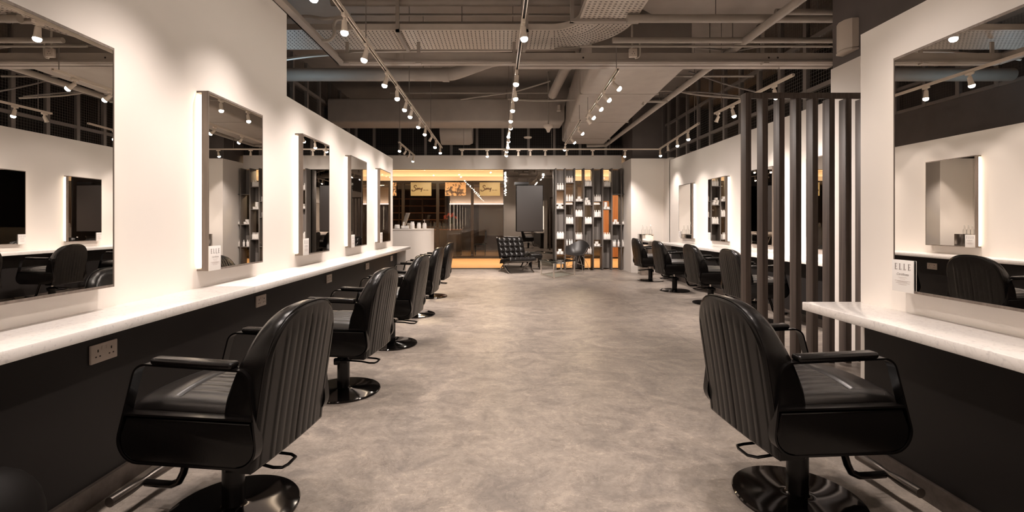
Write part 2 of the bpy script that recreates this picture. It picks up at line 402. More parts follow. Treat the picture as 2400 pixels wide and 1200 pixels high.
ORD = ['nearest', 'second', 'third', 'fourth', 'fifth']
LY = [1.625, 3.072, 4.534, 5.99, 7.42]
lab = ['large wall mirror cut off by the left edge of the photo', 'tall backlit mirror second along the left wall, above a power socket',
       'backlit mirror third along the left wall', 'backlit mirror fourth along the left wall', 'narrow looking backlit mirror at the far end of the left wall']
for i, y in enumerate(LY): make_mirror(lab[i], -1, -1.908, WL, y, .70, .966, 2.141)
make_mirror('large wall mirror cut off by the right edge of the photo', 1, 2.054, WR, 1.76, .71, .928, 2.141)
RY = [10.14, 8.61, 7.12, 5.61]
lab = ['backlit mirror farthest along the right far wall, near the steel cabinet', 'backlit mirror on right far wall reflecting the white bottles on shelves',
       'dark looking wall mirror behind the first gaps of the slat screen', 'wall mirror behind the middle of the slat screen']
for i, y in enumerate(RY): make_mirror(lab[i], 1, 4.09, WRF, y, .72, .929, 2.141)

# ------------------------------------------------------------------ ELLE certificate cards
def letter_bars(mb, ch, x, z, w, h, P):
    st = w*.30; th = h*.035
    mb_b = lambda a0,a1,b0,b1: P(mb, a0, a1, b0, b1)
    mb_b(x+.12*w, x+.12*w+st, z, z+h); mb_b(x, x+.12*w+st+.1*w, z, z+th); mb_b(x, x+.12*w+st+.1*w, z+h-th, z+h)
    mb_b(x, x+w, z, z+th); mb_b(x+w-th*1.2, x+w, z, z+h*.2)
    if ch == 'E':
        mb_b(x, x+w, z+h-th, z+h); mb_b(x+w-th*1.2, x+w, z+h*.82, z+h)
        mb_b(x+.12*w, x+.75*w, z+h*.5, z+h*.5+th); mb_b(x+.75*w, x+.75*w+th, z+h*.43, z+h*.58)
def make_card(label, side, xg, y_left, z0):
    """y_left: the card's edge at the viewer's left when facing the wall"""
    t = thing('certificate_sign', label, 'sign', (xg, y_left, z0), 'certificate cards on the mirrors')
    s = side; w, h = .128, .162
    d = 1 if s < 0 else -1      # reading direction in y
    MB().box(xg-s*.002, xg-s*.007, y_left, y_left+d*w, z0, z0+h, .0008).build('card', M['card'], t)
    def P(mb, a0, a1, b0, b1): mb.box(xg-s*.0072, xg-s*.0078, y_left+d*a0, y_left+d*a1, z0+b0, z0+b1)
    mb = MB(); x = .018
    for ch in 'ELLE': letter_bars(mb, ch, x, .112, .0125, .032, P); x += .0265
    mb.build('heading', M['ink'], t)
    mb = MB()
    for zz, x0, x1 in ((.073,.040,.090),(.0645,.048,.082),(.0545,.018,.110),(.0495,.034,.092),(.044,.024,.106),(.0365,.040,.088)):
        xx = x0
        while xx < x1:
            l = random.uniform(.003,.0075); P(mb, xx, min(xx+l, x1), zz, zz+(.0022 if zz < .06 else .0014)); xx += l+.0015
    mb.build('small_print', M['inklight'], t)
    cu = D.curves.new('script_line', 'FONT'); cu.body = 'Certificate'; cu.size = .017; cu.shear = .35; cu.align_x = 'CENTER'
    to = D.objects.new('tmp', cu); COL.objects.link(to)
    bpy.context.view_layer.update()
    me = D.meshes.new_from_object(to.evaluated_get(bpy.context.evaluated_depsgraph_get()))
    D.objects.remove(to); me.materials.append(M['ink'])
    mt = MB(); mt.add([(xg-s*.0076, y_left+d*(w/2+v.co.x), z0+.084+v.co.y) for v in me.vertices], [tuple(p.vertices) for p in me.polygons])
    mt.build('script_line', M['ink'], t); D.meshes.remove(me)
    return t
cl = ['certificate card on the large mirror at the left edge', 'white certificate card on the second mirror of the left wall',
      'certificate card on the third mirror of the left wall', 'certificate card on the fourth mirror of the left wall', 'certificate card on the farthest mirror of the left wall']
for i, y in enumerate(LY): make_card(cl[i], -1, -1.908, y-.004, .966)
make_card('white certificate card on the large mirror at the right edge', 1, 2.054, 2.47, .928)
cl = ['certificate card on the farthest mirror of the right far wall', 'certificate card on the right far mirror reflecting white bottles',
      'certificate card on the mirror behind the first slats', 'certificate card on the mirror behind the middle slats']
for i, y in enumerate(RY): make_card(cl[i], 1, 4.09, y+.72, .929)

# ------------------------------------------------------------------ power sockets
def make_socket(label, x, y, z, s, w=.146):
    t = thing('power_socket', label, 'socket', (x, y, z), 'power sockets under the counters')
    MB().box(x, x-s*.011, y-w/2, y+w/2, z-.043, z+.043, .003).build('faceplate', M['plastic'], t)
    hb = MB()
    for cy in (-.037, .037):
        for dy, dz, a, b in ((0,.012,.0035,.006),(-.011,-.014,.004,.003),(.011,-.014,.004,.003)):
            hb.box(x-s*.0108, x-s*.0114, y+cy+dy-a, y+cy+dy+a, z+dz-b, z+dz+b)
    hb.build('pin_holes', M['hole'], t)
    sw = MB()
    for cy in (-.012, .012): sw.box(x-s*.010, x-s*.0135, y+cy-.006, y+cy+.006, z+.014, z+.030, .001)
    sw.build('switch', M['plastic'], t)
sl = ['double power socket under the left counter beside the front salon chair', 'power socket under the left counter, second from the camera',
      'power socket under the left counter, third from the camera', 'power socket under the left counter, fourth from the camera', 'power socket at the far end of the left counter']
for i, y in enumerate((2.2, 3.64, 5.08, 6.53, 7.97)): make_socket(sl[i], -1.861, y, .68, -1)
sl = ['power socket under the right far counter near its far end', 'power socket under the right far counter between two chairs']
for i, y in enumerate((9.7, 8.2)): make_socket(sl[i], 3.93, y, .66, 1)

# ------------------------------------------------------------------ hydraulic salon chair (faces local +x)
def chair_proto():
    c = thing('salon_chair', 'x', 'chair')
    W, Z0 = .268, .318
    def T(u): return .36 + .262*(max(0.0, 1-abs(u)**2.6))**(1/2.6)
    def xr(z, u): t = (z-Z0)/.62; return -.290 - .092*t**1.15 + .010*u*u
    def th(z): t = (z-Z0)/.62; return .142 + .02*math.sin(PI*min(1, t*1.3)) - .055*max(0, t-.45)/.55
    nu, nv = 150, 16
    us = [math.sin(PI/2*(-1+2*i/nu)) for i in range(nu+1)]; vs = [j/nv for j in range(nv+1)]
    def outl(d):
        def P(u, v): y = u*(W-d); top = Z0+T(u)-d; return y, (Z0+d) + v*(top-Z0-d)
        return P
    dr, df = .014, .030
    Pr, Pf, P0 = outl(dr), outl(df), outl(0)
    def ss(a): a = max(0, min(1, a)); return a*a*(3-2*a)
    def rear(u, v):
        y, z = Pr(u, v); top = Z0+T(u)-dr
        # distance to the border
        d = min(W-dr-abs(y), (top-z)*.8, .2)
        m = ss((d-.044)/.012)*ss((.178-abs(y))/.010)
        rib = .0062*(abs(math.sin(PI*y/.0480))**.24)
        groove = -.004*math.exp(-((d-.020)/.004)**2)
        return (xr(z,u) - m*(rib-.002) - groove, y, z)
    def front(u, v):
        y, z = Pf(u, v); top = Z0+T(u)-df
        d = min(W-df-abs(y), top-z, .1)
        m = ss(d/.05); rib = .008*(abs(math.sin(PI*y/.0485))**.6)*ss((d-.03)/.02)
        return (xr(z,u)+th(z) + .012*m + rib, y, z)
    back = MB()
    back.grid(rear, us, vs); back.grid(front, us, vs)
    def ring(P):
        r = [(us[0], v) for v in vs] + [(u, 1.0) for u in us[1:-1]] + [(us[-1], v) for v in vs[::-1]] + [(u, 0.0) for u in us[-2:0:-1]]
        return [(u, *P(u, v)) for u, v in r]
    R0 = [rear(u, v) for u, v in [(us[0], v) for v in vs] + [(u, 1.0) for u in us[1:-1]] + [(us[-1], v) for v in vs[::-1]] + [(u, 0.0) for u in us[-2:0:-1]]]
    R3 = [front(u, v) for u, v in [(us[0], v) for v in vs] + [(u, 1.0) for u in us[1:-1]] + [(us[-1], v) for v in vs[::-1]] + [(u, 0.0) for u in us[-2:0:-1]]]
    rm = ring(outl(.004)); r1 = ring(P0); rn = ring(outl(.009))
    RA = [(xr(z,u)+.004, y, z) for u, y, z in rm]; R1 = [(xr(z,u)+.013, y, z) for u, y, z in r1]
    R2 = [(xr(z,u)+th(z)-.028, y, z) for u, y, z in r1]; RB = [(xr(z,u)+th(z)-.008, y, z) for u, y, z in rn]
    rings = [R0, RA, R1, R2, RB, R3]; n = len(R0); vs_ = [p for r in rings for p in r]; fs = []
    for k in range(len(rings)-1):
        for i in range(n): fs.append((k*n+i, k*n+(i+1) % n, (k+1)*n+(i+1) % n, (k+1)*n+i))
    back.add(vs_, fs)
    bo = back.build('backrest', M['leather'], c, angle=50, local=True)
    mb = MB(); seam = [(xr(z,u)+.012, y*1.003, z+.0015) for u, y, z in ring(outl(.0))]
    k0 = len(vs); pts = seam[:len(vs)-1:1] + seam[len(vs)-1:len(vs)+len(us)-1:3] + seam[len(vs)+len(us)-1:2*len(vs)+len(us)-2]
    mb.tube(pts, .0042, 6).build('piping', M['leather'], bo, local=True)
    # seat cushion
    x0, x1, hw = -.175, .285, .226
    def top(u, v):
        x = x0 + (x1-x0)*u; y = -hw + 2*hw*v
        ex = min(u, 1-u)*(x1-x0); ey = min(v, 1-v)*2*hw
        e = min(1, ex/.045); g = min(1, ey/.040)
        z = .528 + .034*math.sqrt(max(0, 1-(1-e)**2))*math.sqrt(max(0, 1-(1-g)**2)) + .030*(1-abs(y/hw)**2.2)*(.55+.45*ss(ex/.16))
        inn = ss((hw-.055-abs(y))/.02)*ss((.095-x)/.02)*ss((x-x0-.03)/.02)
        z += inn*(.008*abs(math.sin(PI*y/.044))**.55 - .003)
        z -= .010*math.exp(-((x-.105)/.007)**2)*ss((hw-.03-abs(y))/.02)
        z += .004*math.exp(-((x-.15)/.03)**2)
        return (x, y, z)
    seat = MB(); a = [i/46 for i in range(47)]; b = [i/84 for i in range(85)]
    seat.grid(top, a, b)
    bd = [top(i, 0) for i in a] + [top(1, j) for j in b[1:]] + [top(i, 1) for i in a[::-1][1:]] + [top(0, j) for j in b[::-1][1:-1]]
    n = len(bd); seat.add(bd + [(p[0], p[1], .44) for p in bd], [(i, (i+1) % n, n+(i+1) % n, n+i) for i in range(n)])
    seat.build('seat', M['leather2'], c, angle=60, local=True)
    MB().box(-.25, .268, -.238, .238, .352, .50, .03, 3).build('seat_base', M['leather'], c, local=True)
    # arm frames, side panels, pads
    def rounded(corners):
        pts = []
        n = len(corners)
        for i, (x, z, r) in enumerate(corners):
            p = Vector((x, z)); a = (Vector(corners[i-1][:2]) - p).normalized(); b_ = (Vector(corners[(i+1) % n][:2]) - p).normalized()
            ang = a.angle(b_); dd = r/math.tan(ang/2); cc = p + (a+b_).normalized()*(r/math.sin(ang/2))
            s0 = p + a*dd - cc; s1 = p + b_*dd - cc; t = s0.angle(s1)
            for k in range(9):
                f = k/8; v = (s0*math.sin((1-f)*t) + s1*math.sin(f*t))/math.sin(t); pts.append((cc.x+v.x, cc.y+v.y))
        return pts
    loop = rounded([(.308,.342,.085), (.204,.728,.055), (-.268,.716,.055), (-.310,.342,.085)])
    low = [p for p in loop if p[1] < .5]
    def xat(z, front):   # straight side of the loop at height z
        f = (z-.342)/(.722-.342); return .308 + (.204-.308)*f if front else -.310 + (-.268+.310)*f
    zt = .522
    body = [(xat(zt,False)+.006, zt)] + [p for p in loop[27:] if p[1] < zt] + [p for p in loop[:9] if p[1] < zt] + [(xat(zt,True)-.006, zt)]
    cxm = sum(p[0] for p in body)/len(body); czm = sum(p[1] for p in body)/len(body)
    body = [(cxm+(x-cxm)*.975, czm+(z-czm)*.965) for x, z in body]
    for s in (-1, 1):
        y0, y1 = (s*.238, s*.284)
        MB().prism(body, min(y0,y1), max(y0,y1), 'xz', .008, 3).build('side_panel', M['leather'], c, angle=40, local=True)
        fr = MB(); fr.bar([(x, s*.266, z) for x, z in loop], .042, .008, (0,1,0), True)
        fr.box(xat(.53,False), xat(.53,True), s*.266-.021, s*.266+.021, .526, .534)
        fr.build('arm_frame', M['blackmetal'], c, local=True)
        pad = MB().box(-.205, .138, s*.266-.027, s*.266+.027, -.001, .025, .011, 3)
        pad.v = [(x, y, z+.7265+.0258*x) for x, y, z in pad.v]
        pad.build('arm_pad', M['leather'], c, local=True)
    # hydraulic base
    MB().lathe([(.268,0),(.274,.003),(.275,.009),(.270,.015),(.22,.019),(.075,.024),(.052,.028),(.046,.034)], n=64).build('base_plate', M['blackchrome'], c, local=True)
    MB().lathe([(.046,.026),(.046,.255),(.040,.262),(.022,.266)], n=32).box(-.05,.05,-.048,.048,.222,.252,.008).box(.04,.075,-.016,.016,.195,.245,.008).build('post', M['blackmetal'], c, local=True)
    MB().lathe([(.017,.262),(.017,.352)], n=20).build('piston', M['chrome'], c, local=True)
    lev = [(0,-.05,.242),(-.11,-.05,.246),(-.165,-.062,.238),(-.235,-.066,.232),(-.268,-.045,.232),(-.272,.02,.232),(-.262,.048,.232),(-.225,.056,.234),(-.16,.050,.242),(-.05,.05,.246),(0,.05,.242)]
    MB().tube(lev, .0068, 8).build('pump_lever', M['blackmetal'], c, local=True)
    fo = MB(); fo.tube([(.16,0,.36),(.19,0,.31),(.225,0,.215),(.245,0,.15),(.265,0,.112),(.30,0,.095),(.36,0,.094),(.43,0,.096)], .0165, 12).build('footrest_arm', M['blackchrome'], c, local=True); fo = MB()
    n = 25; pts = [(.445, -.165+.33*k/(n-1), .10) for k in range(n)]
    rr = [.0215 - .007*math.exp(-((k-(n-1)/2)/3.0)**2) for k in range(n)]
    fo.tube(pts, rr, 14); fo.build('footrest_bar', M['satin'], c, local=True)
    return c
proto = chair_proto()
spots = [(-1.193, 2.10, PI-.12, 'black salon chair at left front beside the double socket'),
         (-1.205, 3.60, PI-.10, 'black salon chair second in the left row, base disc in full view'),
         (-1.165, 4.98, PI-.09, 'black salon chair third in the left row'),
         (-1.20, 6.58, PI-.06, 'black salon chair fourth in the left row'),
         (-1.215, 8.2, PI-.07, 'black salon chair last in the left row, nearest the reception desk'),
         (1.375, 2.19, .07, 'black salon chair at right front before the marble counter end'),
         (3.305, 10.45, .04, 'black salon chair farthest along the right wall, by the steel cabinet'),
         (3.27, 8.90, .04, 'black salon chair in right row, second from the steel cabinet'),
         (3.33, 7.50, .02, 'black salon chair in right row, third from the steel cabinet'),
         (3.30, 6.15, .02, 'black salon chair partly hidden behind the slat screen')]
for i, (x, y, r, l) in enumerate(spots):
    o = proto if i == 0 else copy_tree(proto)
    place(o, (x, y, 0), r); o['label'] = l; o['group'] = 'hydraulic salon chairs'
# rounded black bin at the left edge of the frame
MB().lathe([(.12,0),(.14,.01),(.145,.30),(.142,.34),(.132,.385),(.115,.42),(.09,.452),(.06,.474),(.03,.485),(.0,.488)], (-1.645,1.50,0), 40).build('waste_bin', M['binblack'])
tag(D.objects['waste_bin'], 'black round topped bin by the dark wall at the bottom left corner', 'bin')

# ------------------------------------------------------------------ slat screen
t = thing('slat_screen', 'dark brown timber screen of upright slats between right wall and far chairs', 'screen', (2.78, 4.35, 0))
for k in range(8):
    x = 2.23 + .1525*k
    MB().box(x, x+.050, 4.30, 4.395, 0, 2.418 if k else 2.47, .002).build('slat', M['slat'], t)
MB().box(2.282, 3.338, 4.305, 4.335, 2.418, 2.47, .002).build('top_rail', M['slat'], t)
MB().box(2.282, 3.338, 4.335, 4.395, 2.44, 2.47, .002).build('rear_rail', M['slat'], t)

# ------------------------------------------------------------------ speaker on the dark upper wall
t = thing('wall_speaker', 'cream wall speaker high on the dark wall at upper right', 'speaker', (3.345, 4.5, 2.9))
prof = [(3.345,4.41),(3.345,4.62),(3.27,4.60),(3.245,4.54),(3.25,4.47),(3.29,4.42)]
MB().prism(prof, 2.93, 3.21, 'xy', .012).build('housing', M['sensor'], t)
MB().prism([(x*.0+ (3.345+(x-3.345)*1.06), y) for x, y in prof], 2.905, 2.928, 'xy', .004).build('base_trim', M['sensor'], t)

# ------------------------------------------------------------------ display shelf with products
SY0, SY1 = 12.78, 13.09
KX = 12.80/F
def sx(zx): return (1300 + .225*zx - CX)*KX
def sz(zy): return H - (380 + .225*zy - CY)*KX
t = thing('display_shelf', 'tall grey wood shelf unit of eight bays with white products, back right', 'shelf', (2.5, 12.93, 0))
upr = [13, 109, 208, 305, 401, 499, 595, 694, 774]
UX = [sx(u) for u in upr]
for x in UX: MB().box(x-.016, x+.016, SY0, SY1, 0, 2.763, .001).build('upright', M['shelf'], t)
bays = [ # (shelf y, kind, count)
 [(287,'b',3),(484,'j',(2,1)),(797,'w',3),(957,'j',(2,1)),(1055,'j',(2,))],
 [(212,'b',3),(407,'b',3),(642,'w',3),(867,'n',3)],
 [(407,'j',(2,1)),(567,'w',3),(804,'b',4)],
 [(249,'b',4),(445,'j',(2,1,1)),(642,'w',3),(955,'b',3)],
 [(407,'b',4),(570,'b',4),(877,'j',(2,1))],
 [(255,'b',4),(490,'j',(2,1,1)),(804,'b',4)],
 [(333,None,0),(647,'j',(2,1)),(880,'b',3)],
 [(333,None,0),(647,'j',(2,1)),(880,'b',3)]]
panels = [[(72,228),(490,740)],[(72,152),(545,605),(650,832)],[(412,487),(975,1112)],[(255,440),(650,892)],[(72,348),(575,812)],[(258,402),(810,1112)],[(72,330),(650,872)],[(72,330),(650,815)]]
BAY = ['first','second','third','fourth','fifth','sixth','seventh','eighth']
SH = ['top','second','third','fourth','fifth']
def bottle_bm(x, y, z, r, h, k):
    if k == 'w': pr = [(r*.94,0),(r,.004),(r,h*.70),(r*.80,h*.80),(r*.62,h*.83),(r*.62,h*.99),(r*.55,h)]
    else: pr = [(r*.94,0),(r,.004),(r,h*.62),(r*.85,h*.70),(r*.42,h*.76),(r*.42,h*.80),(r*.36,h*.97),(r*.28,h)]
    return pr
protos = {}
def product(kind, x, y, z, label, group):
    if kind not in protos:
        r, h = {'b':(.030,.185),'w':(.039,.185),'n':(.024,.165),'j':(.048,.066)}[kind]
        if kind == 'j': 
            o = thing('product_jar', label, 'jar')
            MB().lathe([(.045,0),(.048,.004),(.048,.040)], n=20).build('jar_body', M['whiteplastic'], o, local=True)
            MB().lathe([(.046,.040),(.049,.043),(.049,.062),(.046,.0655)], n=20).build('lid', M['whiteplastic'], o, local=True)
        else:
            pr = bottle_bm(0,0,0,r,h,kind); cut = 4 if kind == 'w' else 5
            o = thing('product_bottle', label, 'bottle')
            MB().lathe(pr[:cut+1], n=18).build('bottle_body', M['whiteplastic'], o, local=True)
            MB().lathe(pr[cut:], n=18).build('cap', M['whiteplastic'], o, local=True)
        protos[kind] = o
    else: o = copy_tree(protos[kind])
    place(o, (x, y, z), random.uniform(0, 6)); o['label'] = label; o['group'] = group
    return o
def pos_word(i, n): return 'leftmost' if i == 0 else ('rightmost' if i == n-1 else ('middle' if n == 3 else ('second' if i == 1 else 'third')))
TIER = ['lower', 'upper', 'topmost']
for b in range(8):
    xa, xb = UX[b]+.016, UX[b+1]-.016
    nsh = 0
    for zy, kind, cnt in bays[b]:
        z = sz(zy)
        MB().box(xa, xb, SY0+.004, SY1-.004, z-.018, z, .001).build('shelf_board', M['shelf'], t)
        if kind is None: nsh += 1; continue
        where = 'on %s stocked shelf of the %s bay' % (SH[nsh if bays[b][0][1] else nsh-1], BAY[b]); nsh += 1
        if kind == 'j':
            cx_ = (xa+xb)/2 + random.uniform(-.02,.012); off = 0
            for ti, n in enumerate(cnt):
                if len(cnt) == 3 and ti == 1: n = 2 if b == 3 else 1
                for k in range(n):
                    x = cx_ + (k-(n-1)/2)*.1 + (0 if ti == 0 else (-.02 if b in (3,5) else .0))
                    if n == 1: w = TIER[ti] + ' white jar of the little stack'
                    else: w = ('left' if k == 0 else 'right') + ' ' + TIER[ti] + ' white jar'
                    product('j', x, SY0+.085, z+.0661*ti, '%s %s' % (w, where), 'white jars on the display shelf')
        else:
            n = cnt; sp = (xb-xa)/(n+.1)
            for k in range(n):
                x = (xa+xb)/2 + (k-(n-1)/2)*sp*.96 + random.uniform(-.004,.004)
                if b >= 6 and n == 3: x = xa + (.035, .085, .185)[k]
                kk = 'w' if (kind == 'w') else kind
                product(kk, x, SY0+.075+random.uniform(-.01,.03)*(n > 3), z, '%s white bottle %s' % (pos_word(k, n), where), 'white bottles on the display shelf')
    for za, zb in panels[b]:
        MB().box(xa, xb, SY1-.05, SY1-.03, max(0, sz(zb)), min(2.763, sz(za))).build('back_panel', M['shelfpanel'], t)

# ------------------------------------------------------------------ television on the dark mirror wall
t = thing('wall_television', 'black upright television screen on the dark mirror panel', 'television', (.77, 13.0, 1.0))
ty = 12.86
MB().box(wx(1210,ty), wx(1273,ty), ty, ty+.06, wz(543,ty), wz(433.5,ty), .004).build('casing', M['blackmetal'], t)
MB().box(wx(1211.2,ty), wx(1271.8,ty), ty-.003, ty+.001, wz(541.5,ty), wz(435,ty)).build('screen', M['screen'], t)
MB().box(wx(1228,ty), wx(1255,ty), ty+.06, 13.12, wz(500,ty), wz(470,ty)).box(wx(1206,ty), wx(1240,ty), ty+.07, 13.12, wz(432,ty), wz(426,ty)).build('bracket', M['blackmetal'], t)

# ------------------------------------------------------------------ tufted lounge chair with crossed chrome legs
def lounge():
    bx, by = .40, 12.2
    t = thing('lounge_chair', 'black tufted leather lounge chair with crossed chrome legs, back centre', 'chair', (bx, by, 0))
    ang = .44
    R = Matrix.Rotation(ang, 3, 'Z')
    def W(p): q = R @ Vector(p); return (bx+q.x, by+q.y, q.z)
    # local: faces -y (towards camera), rotated so that it looks slightly to +x
    w = .375
    def cushion(o, ex, ey, ez, L1, L2, th, n1, n2):
        o, ex, ey, ez = Vector(o), Vector(ex).normalized(), Vector(ey).normalized(), Vector(ez).normalized()
        mb = MB(); a = [i/60 for i in range(61)]; b = [i/48 for i in range(49)]
        def fn(u, v):
            e = min(1, min(u,1-u)*L1/.03); g = min(1, min(v,1-v)*L2/.03)
            puff = .028*(abs(math.sin(PI*u*n1))*abs(math.sin(PI*v*n2)))**.5
            h = th*math.sqrt(max(0,1-(1-e)**2))*math.sqrt(max(0,1-(1-g)**2))*.72 + puff
            return W(o + ex*(u-.5)*L1 + ey*v*L2 + ez*h)
        mb.grid(fn, a, b)
        bd = [fn(i,0) for i in a]+[fn(1,j) for j in b[1:]]+[fn(i,1) for i in a[::-1][1:]]+[fn(0,j) for j in b[::-1][1:-1]]
        lo = []
        for p in [(i,0) for i in a]+[(1,j) for j in b[1:]]+[(i,1) for i in a[::-1][1:]]+[(0,j) for j in b[::-1][1:-1]]:
            lo.append(W(o + ex*(p[0]-.5)*L1 + ey*p[1]*L2 - ez*.02))
        n = len(bd); mb.add(bd+lo, [(i,(i+1)%n,n+(i+1)%n,n+i) for i in range(n)] + [tuple(range(2*n-1, n-1, -1))])
        return mb
    cushion((0,-.36,.345), (1,0,0), (0,1,-.17), (0,.17,1), .75, .62, .09, 5, 4).build('seat_cushion', M['leather'], t, 60)
    cushion((0,.245,.355), (1,0,0), (0,.36,1), (0,-1,.36), .75, .56, .085, 5, 4).build('back_cushion', M['leather'], t, 60)
    for s in (-1, 1):
        x = s*.345
        a = [Vector((x, .43, .0)) + Vector((0, -.0, 0))]
        # curve one: from the rear foot sweeping up under the seat to its front
        def bez(p0, p1, p2, p3, n=18):
            return [tuple((1-k/n)**3*Vector(p0) + 3*(1-k/n)**2*(k/n)*Vector(p1) + 3*(1-k/n)*(k/n)**2*Vector(p2) + (k/n)**3*Vector(p3)) for k in range(n+1)]
        c1 = bez((x,.36,.012),(x,.16,.10),(x,.10,.30),(x,-.36,.305))
        c2 = bez((x,-.30,.012),(x,-.10,.12),(x,.17,.16),(x,.49,.90))
        for cc in (c1, c2):
            mb = MB(); mb.bar([W(p) for p in cc], .034, .014, tuple(R @ Vector((1,0,0)))); mb.build('leg', M['chrome'], t)
    mb = MB()
    for y in (-.30, .18): mb.bar([W((-.345,y,.308 if y < 0 else .25)), W((.345,y,.308 if y < 0 else .25))], .03, .012, (0,0,1))
    mb.build('crossbar', M['chrome'], t)
    mb = MB()
    for k in range(8):
        y = -.32 + k*.075; mb.bar([W((-.345,y,.312-.02*k*.3)), W((.345,y,.312-.02*k*.3))], .035, .004, tuple(R @ Vector((0,1,0))))
    mb.build('strap', M['leather'], t)
lounge()
# a low black footstool behind the lounge chair
t = thing('footstool', 'small black cushion stool half hidden behind the tufted lounge chair', 'stool', (.95, 12.75, 0))
MB().box(.78, 1.10, 12.60, 12.98, .33, .45, .03, 3).build('cushion', M['leather'], t)
for x in (.81, 1.07):
    for y in (12.63, 12.95): MB().tube([(x,y,0),(x,y,.34)], .011, 8).build('leg', M['blackmetal'], t)

# ------------------------------------------------------------------ glass coffee table
t = thing('coffee_table', 'low square glass coffee table on chrome legs between lounge and shell chairs', 'table', (1.38, 11.53, 0))
LG = [(1.204,10.84),(1.78,11.49),(1.55,12.22),(.975,11.58)]
for x, y in LG: MB().box(x-.018, x+.018, y-.018, y+.018, 0, .352, .003).build('leg', M['chrome'], t)
for k in range(4):
    a, b = LG[k], LG[(k+1) % 4]; MB().bar([(a[0],a[1],.016),(b[0],b[1],.016)], .022, .022, (0,0,1)).build('stretcher', M['chrome'], t)
gp = [(1.377+(x-1.377)*1.10, 11.53+(y-11.53)*1.10) for x, y in LG]
MB().prism(gp, .352, .366, 'xy', .003).build('glass_top', M['tableglass'], t)

# ------------------------------------------------------------------ moulded tub armchair on wire legs
def tub():
    bx, by = 1.99, 12.36
    t = thing('shell_armchair', 'black moulded shell armchair on thin wire legs before the shelves', 'chair', (bx, by, 0))
    R = Matrix.Rotation(-.55, 3, 'Z')
    def W(p): q = R @ Vector(p); return (bx+q.x, by+q.y, q.z)
    def shell(off):
        def fn(u, v):      # u around: -1 .. 1 (left arm, back, right arm), v from seat centre to rim
            a = u*PI*1.0     # angle: 0 = back
            # rim radius and height
            back = math.cos(a)
            rx, ry = .315, .29
            arm = 1/(1+math.exp(-(back+.42)*9))
            zr = .445 + .215*arm + .145*max(0, back)**2.2
            f = v**.8
            x = math.sin(a)*rx*(v**.75)*(1 - .0*v); y = math.cos(a)*ry*(v**.75) + .02*v*max(0,back)
            z = .425 + (zr-.425)*(v**2.6)
            return W((x*(1-off*.03), y*(1-off*.03), z+off*.008))
        return fn
    us = [-1+2*i/56 for i in range(57)]; vs = [i/18 for i in range(19)]
    mb = MB(); mb.grid(shell(0), us, vs); mb.grid(shell(1), us, vs)
    r0 = [shell(0)(u,1) for u in us]; r1 = [shell(1)(u,1) for u in us]; n = len(us)
    mb.add(r0+r1, [(i,i+1,n+i+1,n+i) for i in range(n-1)])
    mb.build('shell', M['tubchair'], t, 70)
    for sx_ in (-1,1):
        for sy_ in (-1,1):
            MB().tube([W((sx_*.10,sy_*.10,.42)), W((sx_*.20,sy_*.18,.22)), W((sx_*.255,sy_*.235,.0))], .006, 8).build('leg', M['chrome'], t)
    mb = MB()
    mb.tube([W((-.10,-.10,.40)), W((0,0,.20)), W((.10,.10,.40))], .004, 6); mb.tube([W((.10,-.10,.40)), W((0,0,.20)), W((-.10,.10,.40))], .004, 6)
    for s in (-1,1): mb.tube([W((s*.22,-.20,.12)), W((0,s*.02,.22)), W((s*.22,.20,.12))], .004, 6)
    mb.build('wire_brace', M['chrome'], t)
tub()

# ------------------------------------------------------------------ reception desk and what stands on it
t = thing('reception_desk', 'white reception desk with a rounded front corner at back left', 'desk', (-2.5, 11.4, 0))
def desk_poly(x0, x1, y0, y1, r):
    pts = [(x0,y0)] + [(x1-r+r*math.sin(a), y0+r-r*math.cos(a)) for a in [PI/2*k/12 for k in range(13)]] + [(x1,y1),(x0,y1)]
    return pts
MB().prism(desk_poly(-3.95,-1.68,11.0,11.75,.42), 0, 1.115, 'xy').build('body', M['desk'], t)
MB().prism(desk_poly(-3.95,-1.675,10.995,11.75,.42), 1.115, 1.14, 'xy').build('top', M['desk'], t)
dz = 1.14; dy = 11.22
def dpos(px, y=dy): return wx(px, y)
g = 'white products on the reception desk'
def dprod(px, r, h, label, kind='w', y=dy):
    x = dpos(px, y)
    o = thing('product_bottle' if kind != 'j' else 'product_jar', label, 'bottle' if kind != 'j' else 'jar', (x, y, dz), g)
    if kind == 'j':
        MB().lathe([(r*.95,0),(r,.004),(r,h*.62)], (x,y,dz), 20).build('jar_body', M['whiteplastic'], o); MB().lathe([(r*.97,h*.62),(r,h*.66),(r*.86,h)], (x,y,dz), 20).build('lid', M['whiteplastic'], o)
    else:
        MB().lathe([(r*.95,0),(r,.004),(r,h*.66),(r*.82,h*.80)], (x,y,dz), 20).build('bottle_body', M['whiteplastic'], o)
        MB().lathe([(r*.80,h*.80),(r*.82,h*.82),(r*.80,h)], (x,y,dz), 20).build('cap', M['whiteplastic'], o)
    return o
dprod(931, .062, .10, 'wide white jar leftmost on the reception desk', 'j')
dprod(966.5, .052, .17, 'tallest white bottle on the reception desk, right of the tilted monitor')
dprod(982, .048, .148, 'white bottle in the middle of the reception desk row')
o = dprod(995, .050, .138, 'white bottle rightmost on the desk, with a pump top')
MB().tube([(dpos(995),dy,dz+.138),(dpos(995),dy,dz+.20)], .008, 8).box(dpos(995)-.03,dpos(995)+.012,dy-.01,dy+.01,dz+.195,dz+.215,.003).build('pump', M['sensor'], o)
x0, x1 = dpos(941.5), dpos(958)
o = thing('product_box', 'low white box on the reception desk before the monitor', 'box', ((x0+x1)/2, dy, dz), g)
MB().box(x0, (x0+x1)/2-.003, dy-.05, dy+.05, dz, dz+.072, .002).box((x0+x1)/2+.001, x1, dy-.05, dy+.05, dz, dz+.072, .002).build('carton', M['whiteplastic'], o)
